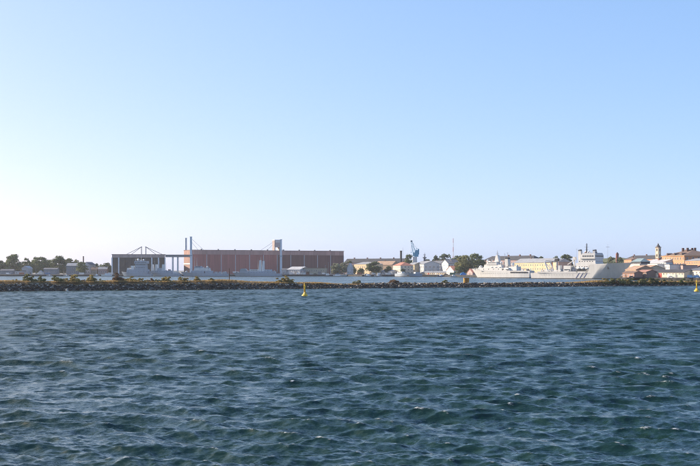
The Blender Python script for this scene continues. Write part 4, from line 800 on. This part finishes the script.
gn = MB().lathe([(1.2, 0), (1.4, .5), (1.2, 1.2), (.5, 1.7)], (sx(517.6), 0, 11.5), 12).build('gun_turret', NAVY, t); MB().tube((sx(517.6) - .8, 0, 12.4), (sx(517.6) - 4, 0, 13.4), .13, .09, 8).build('barrel', SHADEG, gn)
for px in (495, 499, 503): raft(t, sx(px), B * .41, 10.9)
for px in (487, 492, 497, 502, 507): MB().box(sx(px) - .35, sx(px) + .35, B * .43 - .22, B * .43 - .02, 8.4, 9.2).build('porthole', BRIDGEW, t)
railing(t, [(sx(486), hb(.75, False) * .95, deck(.78)), (sx(474.5), .6, deck(.97))]); mast(t, sx(473.6), 0, 9.0, 13.5, .08, ())
MB().tube((sx(511.5), 3.5, 11.5), (sx(516.5), 3.5, 16.4), .22, n=6).build('boat_crane', SHADEG, t)

fittings(t, sx(530), sx(520), -3, 3.6, 7.4, 12, 1); fittings(t, sx(484), sx(476), -2, 2, 8.2, 8, 2); fittings(t, sx(512), sx(502), 2.2, 4.2, 10.2, 8, 3); fittings(t, sx(505), sx(501), -3, 3.4, 13.4, 6, 4); fittings(t, sx(495), sx(490), -3, 3.2, 16.4, 6, 5, 1.2)
pbox(t, 'doorway', BLACK, sx(506.5), sx(505.6), B * .43 - .3, B * .43 - .04, 7.4, 9.4); pbox(t, 'boat', WHITEP, sx(512.5), sx(508.5), B * .40, B * .40 + 1.6, 9.0, 10.4, taper=.3); ports(t, sx(512), sx(480), 14, lambda x: hb(x / L, True) + (hb(x / L, False) - hb(x / L, True)) * .5 + .02, 4.6, 1)
# ---- right ship (stern left and farther, bow right and nearer)
t, L = ship('naval_ship', 'large grey support ship, high bow to the right with diagonal stripes', 'ship', 534.8, 1036, 632.5, 970)
B = 17; h, deck, hb = hull(t, L, B, 14.6, 5.2, 5.8, NAVY, rake=.14, stern_w=.9, entry=.20, step=(.605, .63, 13.2), n=75, wlp=1.1, dkp=1.3, entry_wl=.25)
k = L / 97.7
def tx(px):      # place along the hull that shows at photo column px on its near side
    c = (px - 350) / F; ca, sa = math.cos(t.rotation_euler[2]), math.sin(t.rotation_euler[2]); o = t.location
    lx, ly = o.x + B / 2 * sa, o.y - B / 2 * ca
    return (c * ly - lx) / (ca - c * sa)
Y = -B / 2
for px in (575.6, 579.4, 583.2):
    a = tx(px); MB().prism([(a, .7), (a + 1.25, .7), (a + 4.6, 5.4), (a + 3.35, 5.4)], 'y', Y - .05, Y + .2).build('hull_stripe', ship_mat('stripe_blue', (.06, .08, .16)), t)
# forecastle bulwark block: the raised fore part
x0 = tx(592.5)
pbox(t, 'forecastle', NAVY, tx(577), tx(589), Y + .6, -Y - .6, 5.6, 9.2, ty=.2)
pbox(t, 'superstructure', NAVY2, tx(575.5), tx(595), Y + 1.0, -Y - 1.0, 9.2, 14.4, ty=.2); pbox(t, 'superstructure', NAVY2, tx(577.5), tx(594.6), Y + 1.3, -Y - 1.3, 14.4, 18.2, ty=.2)
br = pbox(t, 'bridge', NAVY2, tx(579.5), tx(594.8), Y + .3, -Y - .3, 18.2, 22.0, ty=.1, tx=.3); winrow(br, Y + 1, -Y - 1, tx(594.8) - .05, 20.6, 11, 1.0, 1.3, 'x'); winrow(br, tx(582), tx(593.5), Y + .3, 20.6, 6, 1.1, 1.3)
pbox(t, 'bridge_roof', SHADEG, tx(581), tx(594.6), Y + 1.2, -Y - 1.2, 22.0, 23.4, taper=.5)
for z in (10.9, 15.8): winrow(t, Y + 1.8, -Y - 1.8, tx(595) + (.04 if z < 14 else -.05 - (tx(595) - tx(594.6))), z, 7, .8, .8, 'x'); winrow(t, tx(577.5), tx(593), Y + (1.0 if z < 14 else 1.3) - .02 + .1, z, 6, .9, .8)
for px, sy in ((578.0, -.25), (588.0, .25)):
    MB().prism([(tx(px) - 1.6, 18.0), (tx(px) + 1.6, 18.0), (tx(px) + 1.2, 25.2), (tx(px) - 1.5, 25.2)], 'y', B * sy - 1.4, B * sy + 1.4).build('funnel', NAVY2, t); MB().prism([(tx(px) - 1.4, 25.2), (tx(px) + 1.1, 25.2), (tx(px) + .9, 26.6), (tx(px) - 1.9, 26.2)], 'y', B * sy - 1.2, B * sy + 1.2).build('funnel_cap', BLACK, t)
mast(t, tx(582.0), 0, 22, 32.4, .75, ((.45, 3.0), (.65, 3.6), (.85, 2.0)), BLACK, 'main_mast'); dome(t, tx(580), 2.2, 24.2, 1.1); dome(t, tx(585.5), -2.4, 24.6, 1.0)
mast(t, tx(602), 2.0, 9.5, 31.4, .22, ((.88, 3.2),), None, 'signal_mast'); mast(t, tx(572), 0, 9, 28, .14, ((.92, 1.0),), None, 'whip_antenna')
# working deck aft: gallows, cranes, deck cargo, diving bell hangar
pbox(t, 'bulwark', NAVY, tx(537), tx(576), Y + .02, Y + .3, 5.3, 6.6); pbox(t, 'bulwark', NAVY, tx(537), tx(576), -Y - .3, -Y - .02, 5.3, 6.6)
pbox(t, 'deckhouse', NAVY2, tx(562.8), tx(569.8), Y + 1.2, 1, 5.7, 12.0, ty=.2); winrow(t, tx(563.5), tx(569.2), Y + 1.2, 8.2, 5, 1.0, .9)
pbox(t, 'deckhouse', SHADEG, tx(570), tx(575), Y + 3.2, 4, 5.7, 10.6, ty=.2); pbox(t, 'winch_house', NAVY2, tx(557.2), tx(559.6), Y + 1.0, Y + 5, 5.7, 12.2, taper=.2)
pbox(t, 'winch_house', NAVY2, tx(539), tx(545.5), -2, 4.5, 5.4, 8.6, taper=.3); pbox(t, 'deck_store', SHADEG, tx(560.0), tx(562.2), Y + 2, 2, 5.7, 9.0, taper=.3); pbox(t, 'deck_store', WHITEP, tx(553), tx(556), Y + 1.4, Y + 4.2, 5.6, 8.0)
def leg(a, b, r=.5): MB().tube(a, b, r, r * .8, 8).build('gallows_leg', NAVY2, t)
xa = tx(548)
leg((xa, Y + 1.2, 5.4), (xa - 4.5, Y + 1.6, 15.6), .75); leg((xa, 3, 5.4), (xa - 4.5, 2.6, 15.6), .75); leg((xa - 4.5, Y + 1.2, 15.4), (xa - 4.5, 3, 15.4), .6); leg((xa + 6, Y + 1.6, 5.4), (xa - 3.6, Y + 1.6, 14.4), .4)
cr = MB().tube((tx(551.2), 2, 5.4), (tx(551.2), 2, 16.2), 1.1, .9, 10).build('deck_crane', SHADEG, t); MB().tube((tx(551.2), 2, 15.8), (tx(541), 0, 17.0), .6, .35, 8).build('boom', SHADEG, cr); pbox(t, 'crane_cab', BLACK, tx(551.2) - 1.6, tx(551.2) + 1.6, .4, 3.6, 16.2, 18.6)
cr = MB().tube((tx(570.8), -2, 9), (tx(570.8), -2, 17.4), .9, .8, 10).build('deck_crane', NAVY2, t); MB().tube((tx(570.8), -2, 17), (tx(564.6), -3, 13.0), .45, .3, 8).build('boom', NAVY2, cr); MB().prism([(tx(570.8) - 1.5, 17.2), (tx(570.8) + 1.6, 17.2), (tx(570.8) + 1.0, 20.0), (tx(570.8) - .8, 20.0)], 'y', -3.4, -.6).build('crane_cab', NAVY2, t)
for px in (578.6, 582.6, 587.0):   # lifeboats and black plates painting the shade of davit bays
    pbox(t, 'bay_shade', BLACK, tx(px) - 1.9, tx(px) + 1.9, Y + .45, Y + .75, 7.0, 8.9); MB().lathe([(.1, -2.0), (.75, -1.5), (.95, 0), (.75, 1.5), (.1, 2.0)], (0, 0, 0), 10).build('lifeboat', WHITEP, t, True).matrix_local = Matrix.Translation((tx(px) - .2, Y + .5, 9.6)) @ Matrix.Rotation(math.radians(90), 4, 'Y')
an = MB().box(-.9, .9, -.2, .2, -.3, .3).box(-.25, .25, -.2, .2, -.3, 1.8).build('anchor', BLACK, t); u = .83; an.location = (L * u * .965, -(hb(u, True) + (hb(u, False) - hb(u, True)) * .6) - .05, deck(u) * .66); an.rotation_euler = (.3, 0, -.35)
railing(t, [(L * .985, -.3, deck(.985)), (L * .90, -hb(.90, False) + .2, deck(.90)), (L * .80, -hb(.80, False) + .2, deck(.80))]); mast(t, L * .985, 0, 14, 19, .09, ())
for px in (541, 549, 560, 568): raft(t, tx(px), Y + .8, 7.4)

fittings(t, tx(537), tx(575), Y + 1, 5, 5.5, 34, 11, 2.4); fittings(t, tx(577), tx(589), Y + .9, Y + 1.6, 9.2, 7, 12, 1.4); fittings(t, tx(581), tx(589), Y + 2, 6, 23.4, 7, 13, 1.2); ports(t, tx(540), tx(574), 13, lambda x: B / 2 + .01, 3.6, -1)
pbox(t, 'rubbing_strake', SHADEG, tx(538), tx(590), Y - .12, Y - .005, 4.85, 5.15)
# ---- two blue grey patrol vessels lying before the red hall
def patrol(label, ps, pb, D, decks, flip=False):
    t, L = ship('patrol_vessel', label, 'ship', ps, D - 6, pb, D + 4, 'grey vessels moored at the shipyard quay'); B = 8.5
    h, deck, hb = hull(t, L, B, 6.0, 3.4, 4.0, BLUEG, rake=.08, entry=.5); k = L / abs(ps - pb); return t, L, B, deck, hb, (lambda px: abs(ps - px) * k)
t, L, B, deck, hb, q = patrol('blue grey patrol vessel at the left end of the red hall', 229, 180.5, 1378, 0)
pbox(t, 'deckhouse', BLUEG, q(213), q(191.5), -3.4, 3.4, 4, 7.0, ty=.3, tx=.6); pbox(t, 'superstructure', NAVY2, q(210.5), q(194.3), -3.0, 3.0, 7, 10.4, ty=.3, tx=.8); br = pbox(t, 'bridge', BLUEG, q(202.5), q(194.8), -2.8, 2.8, 10.4, 12.8, ty=.4, tx=.9)
winrow(br, q(201), q(196), 2.6, 11.8, 6, .9, .8); mast(t, q(197.0), 0, 12.8, 23.5, .35, ((.35, 2.2), (.6, 1.6))); mast(t, q(194.6), 0, 10, 24.5, .2, ((.8, 1.4),)); dome(t, q(207.5), 0, 11.6, 1.2); mast(t, q(204), 0, 10.4, 17, .15, ((.8, 1.0),))
gn = MB().lathe([(1.2, 0), (1.5, .6), (1.2, 1.4), (.4, 1.9)], (q(186.5), 0, deck(.85)), 12).build('gun_turret', BLUEG, t); MB().tube((q(186.5) + .8, 0, deck(.85) + 1.0), (q(182.8), 0, deck(.85) + 1.6), .14, .1, 8).build('barrel', SHADEG, gn)
for a, b in ((215, 217.5), (219, 221), (223, 226.5)): pbox(t, 'missile_box', BLUEG, q(b), q(a), -2, 2.6, 3.6, 5.9, taper=.2)
for px in (198, 203, 208): raft(t, q(px), 3.1, 7.8)
railing(t, [(q(229) + .5, 3, 3.5), (q(214), 3.9, 3.8)])
fittings(t, q(228), q(214), -2.5, 3.4, 3.7, 12, 21); fittings(t, q(212), q(204), 1.6, 3, 10.4, 5, 22); ports(t, q(215), q(192), 8, lambda x: 3.42, 5.6, 1); pbox(t, 'doorway', BLACK, q(206), q(205), 3.2, 3.45, 4.2, 6.2)
t, L, B, deck, hb, q = patrol('white and grey vessel with twin slanted funnels, before the red hall', 282, 232, 1376, 0)
pbox(t, 'deckhouse', BLUEG, q(276), q(247), -3.4, 3.4, 3.8, 6.4, ty=.3, tx=.5); pbox(t, 'superstructure', NAVY2, q(259), q(250), -3, 3, 6.4, 8.8, ty=.3, tx=.4); winrow(t, q(258), q(251), 2.95, 7.8, 6, .9, .7); pbox(t, 'superstructure', BLUEG, q(272), q(265), -2.8, 2.8, 6.4, 8.6, ty=.3, tx=.5)
for a in (260.2, 263.3): MB().prism([(q(a) - 1.9, 6.4), (q(a) + 1.7, 6.4), (q(a) + .5, 20.2 if a < 262 else 19.4), (q(a) - 1.3, 20.2 if a < 262 else 19.4)], 'y', -1.7, 1.7).build('funnel', WHITEP, t)
mast(t, q(258.4), 0, 8.8, 24, .18, ((.8, 1.0),), lean=.8); mast(t, q(260.8), 0, 20, 24.6, .2, ((.5, 1.4),)); mast(t, q(264.8), 0, 8.8, 22.5, .2, ((.8, 1.2),))
cv = MB(); cv.prism([(q(247.4), 6.4), (q(240.2), 6.4), (q(240.6), 8.4), (q(242), 9.7), (q(245.6), 9.7), (q(247), 8.4)], 'y', -2.6, 2.6).build('canopy', ship_mat('canopy_grey', (.26, .30, .33)), t); pbox(t, 'deckhouse', BLUEG, q(247.4), q(240.2), -2.4, 2.4, 4, 6.4)
pbox(t, 'bow_bulwark', WHITEP, q(238.6), q(233.4), -1.9, 1.9, deck(.9) - .6, deck(.95) + .3, tx=.3, ty=.5)
for px in (249, 267, 271, 275): raft(t, q(px), 3.2, 7.0)
fittings(t, q(281), q(264), -2.5, 3.2, 3.8, 12, 23, 2.6); fittings(t, q(240), q(234), -1.5, 1.6, 4.6, 5, 24); ports(t, q(275), q(248), 10, lambda x: 3.42, 5.2, 1)
# ---- two grey ships before the dark hall
t, L, B, deck, hb, q = patrol('blue grey ship with a square bridge tower before the dark hall', 152.5, 121.5, 1384, 0)
pbox(t, 'deckhouse', BLUEG, q(149), q(127.5), -3.4, 3.4, 4, 8.6, ty=.3, tx=.5); pbox(t, 'superstructure', BLUEG, q(147), q(135.8), -3.1, 3.1, 8.6, 16.0, ty=.3, tx=.4); winrow(t, q(146.4), q(136.6), 2.95, 14.6, 7, .9, .9); pbox(t, 'bridge_wing', BLUEG, q(148.0), q(135.6), -3.8, 3.8, 16.0, 19.4, ty=.4); winrow(t, q(147.4), q(136.2), 3.7, 17.4, 8, 1.0, 1.1)
pbox(t, 'deck_box', WHITEP, q(135.0), q(131.8), -2.6, 2.6, 8.6, 13.4); pbox(t, 'deck_box', WHITEP, q(131.2), q(127.9), -2.4, 2.4, 8.6, 10.4); mast(t, q(141.3), 0, 19.4, 31, .34, ((.4, 2.6), (.7, 1.8))); mast(t, q(145.6), 0, 19.4, 30, .2, ((.8, 1.2),)); dome(t, q(138.2), 0, 21, 1.4); dome(t, q(144), 1, 20.6, 1.1)
fittings(t, q(134), q(126), -2.4, 3, 8.6, 7, 25); fittings(t, q(147), q(136), -2.4, 2.6, 19.4, 8, 26, 1.4); ports(t, q(149), q(128), 8, lambda x: 3.42, 6.2, 1); winrow(t, q(146), q(137), 3.0, 11.2, 6, .8, .8)
pbox(t, 'missile_box', SHADEG, q(151.2), q(149.4), -2, 2, 3.8, 6.4)
t, L, B, deck, hb, q = patrol('blue grey ship with two pale towers, right of the square bridge', 181, 149.5, 1390, 0)
pbox(t, 'deckhouse', BLUEG, q(172), q(151.5), -3.2, 3.2, 4, 7.2, ty=.3, tx=.5)
for px in (152.6, 156.8, 163.4): MB().prism([(q(px) - 1.7, 7.2), (q(px) + 1.7, 7.2), (q(px) + 1.0, 15.2), (q(px) - 1.0, 15.2)], 'y', -1.8, 1.8).build('funnel', WHITEP, t)
mast(t, q(154.7), 0, 7.2, 22.5, .22, ((.75, 1.6),)); mast(t, q(160.2), 0, 7.2, 21, .22, ((.8, 1.4),), lean=.8); mast(t, q(166.2), 0, 7.2, 18, .2, ((.8, 1.2),)); pbox(t, 'superstructure', BLUEG, q(162), q(158.2), -2.6, 2.6, 7.2, 10.4, taper=.3); pbox(t, 'deck_box', NAVY2, q(178), q(174), -2, 2, 3.6, 6.2)
fittings(t, q(180), q(172), -2.4, 3, 3.7, 8, 27); fittings(t, q(171), q(164), -2, 2.6, 7.2, 6, 28); ports(t, q(171), q(153), 8, lambda x: 3.22, 5.8, 1)
# ---- small craft along the quays
def boat(label, ps, pb, D, hm, cab=(.25, .6, 2.2), free=1.4, sail=0, name='motor_boat', group='small craft at the quays'):
    t, L = ship(name, label, 'boat', ps, D, pb, D - 2, group); B = max(2.4, L * .26); h, deck, hb = hull(t, L, B, free * 1.35, free, free, hm, rake=.08, entry=.55, n=12)
    if cab: cb = pbox(t, 'cabin', WHITEP, L * cab[0], L * cab[1], -B * .33, B * .33, free, free + cab[2], ty=.2, tx=.4); winrow(cb, L * cab[0] + .6, L * cab[1] - .6, -B * .33 - .02 + .12, free + cab[2] * .62, 4, L * .05, .5)
    if sail: mast(t, L * .55, 0, free, sail, .09, ((.35, .8),), None)
    railing(t, [(L * .65, -B * .4, free), (L * .97, -.1, free * 1.3)], .8, 1.5); return t
boat('long white boat moored below the silver willows', 333.2, 347.2, 1368, WHITEP, (.15, .5, 1.5), 1.6); boat('dark hulled workboat left of the long white boat', 324.2, 333.0, 1374, ship_mat('hull_dark', (.06, .065, .08)), (.2, .55, 2.4), 1.5)
boat('white launch moored at the far left of the dark hall', 112.2, 100.6, 1380, WHITEP, (.2, .65, 2.0), 2.0); boat('small white boat beside the launch at the left shore', 99.5, 92.8, 1386, BLUEG, (.25, .6, 1.6), 1.2); boat('little sailing boat with a bare mast at the left shore', 69, 63.5, 1390, WHITEP, (.3, .6, 1.0), 1.1, 13)
boat('second little sailing boat near the marquee', 52, 46.5, 1392, WHITEP, (.3, .6, 1.0), 1.1, 12)
t, L = ship('grey_ferry', 'blue grey ship below the cream house, dark notch amidships', 'ship', 396.5, 1322, 408.0, 1300); h, deck, hb = hull(t, L, 6.5, 5.2, 3.6, 3.8, BLUEG, rake=.12, entry=.5, n=14); pbox(t, 'deckhouse', NAVY2, L * .2, L * .6, -2.4, 2.4, 3.8, 6.0, taper=.3); mast(t, L * .45, 0, 6, 12, .12, ((.7, 1),)); winrow(t, L * .25, L * .55, -2.28, 5.2, 5, .8, .6)
t, L = ship('grey_ferry', 'long low blue grey ship below the yellow house', 'ship', 421.5, 1296, 407.4, 1290); h, deck, hb = hull(t, L, 6.5, 4.8, 3.6, 3.8, BLUEG, rake=.16, entry=.45, n=14); pbox(t, 'deckhouse', NAVY2, L * .15, L * .5, -2.4, 2.4, 3.8, 5.6, taper=.3); mast(t, L * .4, 0, 5.6, 13, .12, ((.7, 1),)); winrow(t, L * .2, L * .45, 2.28, 4.9, 5, .8, .6)
boat('small white cabin boat at the quay left of the cream house', 371, 364.5, 1330, WHITEP, (.25, .65, 1.8), 1.3); boat('white motor boat moored next to the dark quay', 381.5, 374, 1328, WHITEP, (.3, .6, 1.6), 1.2); boat('blue hulled boat under the red roofed cottage', 443.5, 437.5, 1285, ship_mat('hull_blue', (.06, .13, .30)), (.25, .6, 1.6), 1.2); boat('white motor boat left of the blue tarpaulin', 456.4, 450, 1250, WHITEP, (.3, .65, 1.6), 1.2)

# ---------------------------------------------------------------- parked cars and vans on the quays
def make_car(van):
    Lc, Wc = (4.9, 1.95) if van else (4.3, 1.78); b = MB(); H = 2.3 if van else 1.45
    b.prism([(0, .32), (Lc, .32), (Lc, .85), (Lc - .15, .95), (Lc * .78, 1.0), (Lc * .06, 1.05), (0, .9)] if not van else [(0, .35), (Lc, .35), (Lc, 1.0), (Lc - .2, 1.2), (Lc * .82, 1.3), (Lc * .74, H), (0, H)], 'y', 0, Wc)
    g = MB()
    if van: g.prism([(Lc * .72, 1.35), (Lc * .835, 1.35), (Lc * .77, H - .15), (Lc * .72, H - .15)], 'y', -.02, Wc + .02)
    else: g.prism([(Lc * .10, 1.06), (Lc * .74, 1.01), (Lc * .60, H - .05), (Lc * .22, H - .05)], 'y', .10, Wc - .10)
    r = MB().box(Lc * .22, Lc * .60, .12, Wc - .12, H - .045, H + .02) if not van else None
    wl = [MB().tube((x, y, .33), (x, y + .22, .33), .33, n=14).mesh('wheel', BLACK) for x in (Lc * .19, Lc * .8) for y in (-.02, Wc - .2)]
    hl = [MB().box(Lc, Lc + .03, y, y + .3, .62, .8).mesh('headlight', WHITEP) for y in (.15, Wc - .45)]
    return b, g, r, wl, hl
CARS = {}
def car(label, px, D, colr, van=False, rz=0.0, z=GZ):
    key = (van, colr); 
    if van not in CARS: CARS[van] = make_car(van)
    b, g, r, wl, hl = CARS[van]; cm = mat('car_' + colr, {'white': (.65, .65, .64), 'silver': (.42, .43, .44), 'black': (.02, .02, .022), 'red': (.40, .04, .03), 'blue': (.04, .14, .38), 'sky': (.16, .33, .55)}[colr], .3, .05, .5, spec=.5)
    t = thing('parked_van' if van else 'parked_car', label, 'van' if van else 'car', (WX(px, D), D, z), rz, 'vehicles parked on the quays')
    b.build('body', cm, t); g.build('windows', GLASS, t)
    if r: r.build('roof', cm, t)
    for m in wl: link('wheel', m, t)
    for m in hl: link('headlight', m, t)
for i, (lab, px, D, c, v, rz) in enumerate([
 ('white van parked before the pale gabled shed', 296.5, 1404, 'white', True, .1), ('red car parked at the left end of the olive store', 304.6, 1404, 'red', False, 0), ('white car parked before the olive store, left one', 309.5, 1404, 'white', False, 0), ('dark car in the middle of the olive store front', 313.6, 1404, 'black', False, .05),
 ('silver car parked before the olive store, right one', 318.0, 1404, 'silver', False, 0), ('white van at the right end of the olive store', 322.0, 1404, 'white', True, 0), ('white car parked left of the dark full tree', 365, 1352, 'white', False, .1), ('silver van parked under the dark full tree', 372, 1350, 'silver', True, .1), ('white van parked left of the low grey white shed', 377.5, 1348, 'white', True, .1),
 ('black car parked in front of the cream house', 399, 1350, 'black', False, .1), ('white car parked before the yellow house', 410, 1345, 'white', False, .1), ('red van parked left of the long cream shed', 417.5, 1340, 'red', True, .1), ('dark car parked right of the long cream shed', 444.5, 1306, 'black', False, .1),
 ('white van parked before the far left shed', 6, 1410, 'white', True, 0), ('white car parked near the boathouse', 35, 1412, 'white', False, 0), ('silver car parked before the storehouse', 72, 1410, 'silver', False, 0),
 ('blue van parked before the corner shed, left one', 687.2, 792 + 28, 'sky', True, -.4), ('blue van parked before the corner shed, right one', 693.6, 784 + 24, 'sky', True, -.4), ('dark car parked at the brick shed', 629, 848, 'black', False, -.3), ('white car parked before the long white shed', 668, 828, 'white', False, -.7)]):
    car(lab, px, D, c, v, rz, GZ if px < 600 else GZ - .25)

# ---------------------------------------------------------------- quay clutter: containers, pallet stacks, lamp posts
def container(label, px, D, c, rz=0.0):
    t = thing('container', label, 'container', (WX(px, D), D, GZ), rz, 'containers on the quays'); m = mat('box_' + c, {'rust': (.30, .12, .07), 'blue': (.08, .17, .30), 'grey': (.30, .31, .32), 'white': (.55, .55, .53), 'green': (.09, .17, .11)}[c], .65, .2, .4)
    MB().box(0, 6.06, 0, 2.44, .1, 2.6).build('body', m, t)
    for i in range(12): MB().box(.25 + i * .47, .45 + i * .47, -.06, -.003, .3, 2.45).build('rib', m, t)
    for s_ in (0, 1): MB().box(6.063, 6.12, .05 + 1.2 * s_, 1.15 + 1.2 * s_, .2, 2.5).build('door', m, t)
for r in [('rust red container left of the middle blue pylon', 275, 1402, 'rust'), ('grey container right of the middle blue pylon', 284, 1403, 'grey'), ('white container between the pale shed and olive store', 301, 1402, 'white'), ('blue container right of the lamp masts', 335, 1403, 'blue'), ('rust red container below the yellow building', 357, 1362, 'rust'),
          ('white container left of the black car at the cream house', 386, 1352, 'white'), ('grey container right of the cream house', 405, 1350, 'grey'), ('green container at the foot of the white house', 450, 1296, 'green'), ('grey container behind the gantry legs', 175, 1402, 'grey'), ('white container left of the low dark hall', 108, 1402, 'white'), ('rust red container below the far left trees', 19, 1412, 'rust'), ('blue container under the broad left tree', 45, 1412, 'blue'), ('white container at the storehouse', 79, 1410, 'white')]: container(*r)
for lab, px, D, h in [('lamp post left of the olive store', 302.6, 1401, 11), ('lamp post below the yellow building', 363, 1346, 10), ('lamp post before the low grey white shed', 383.5, 1344, 10), ('lamp post right of the cream house', 407, 1342, 10), ('lamp post before the grey hall', 420, 1330, 10), ('lamp post at the long cream shed', 433, 1318, 10), ('lamp post by the far left shed', 9, 1408, 10), ('lamp post between boathouse and marquee', 36, 1408, 10), ('lamp post before the storehouse', 64, 1406, 10), ('lamp post left of the white launch', 96, 1402, 10), ('lamp post at the end of the red hall', 339.5, 1402, 10)]:
    p = thing('lamp_post', lab, 'lamp post', (WX(px, D), D, GZ), 0, 'lamp posts along the quays'); MB().tube((0, 0, 0), (0, 0, h), .16, .09, 8).build('pole', STEELG, p); MB().tube((0, 0, h - .1), (1.5, 0, h + .25), .07, .05, 6).build('arm', STEELG, p); MB().box(1.2, 2.1, -.18, .18, h + .16, h + .34).build('lamp_head', WHITEP, p)
# ---------------------------------------------------------------- distant woods that read as one mass
def wood(label, px0, px1, ytop, D, seed, kind='dark'):
    rng = np.random.default_rng(seed); lobes = []
    for i in range(int((px1 - px0) * 1.3)):
        px = rng.uniform(px0, px1); H = WZ(ytop + rng.uniform(-.6, 2.4), D) - 2; r = rng.uniform(3.5, 6.5)
        for zz in (.25, .6, .9): lobes.append((WX(px, D) + rng.uniform(-3, 3), D + rng.uniform(-18, 18), 2 + max(1.5, (H - r * .7)) * zz, r, r, r * .75))
    me = foliage_mesh('distant_wood', lobes, int((px1 - px0) * 110), 1.0, rng); me.materials.append(lm(kind)); tag(link('distant_wood', me), label, 'wood', None, 'stuff')
wood('distant trees behind the left shore houses', -120, 112, 264.0, 1640, 1); wood('distant trees behind the town', 344, 520, 262.0, 1750, 2, 'oak'); wood('trees along the foot of the green hill', 596, 668, 260.5, 1480, 3, 'oak'); wood('distant trees beyond the right shore', 700, 900, 258, 1500, 4, 'oak')

# ---------------------------------------------------------------- summer haze over the whole harbour
hz = MB().box(-1500, 1500, -60, 2400, -4.0, 75).build('haze', None)
hz.data.materials.clear(); hm_ = bpy.data.materials.new('haze_air'); hm_.use_nodes = True; nt = hm_.node_tree; nt.nodes.clear()
ou = nt.nodes.new('ShaderNodeOutputMaterial'); pv = nt.nodes.new('ShaderNodeVolumePrincipled'); pv.inputs['Color'].default_value = (.90, .94, 1.0, 1); pv.inputs['Density'].default_value = 0.00005; pv.inputs['Anisotropy'].default_value = 0.35
nt.links.new(pv.outputs[0], ou.inputs['Volume']); hz.data.materials.append(hm_); tag(hz, 'thin pale haze over the harbour', 'haze', None, 'stuff')
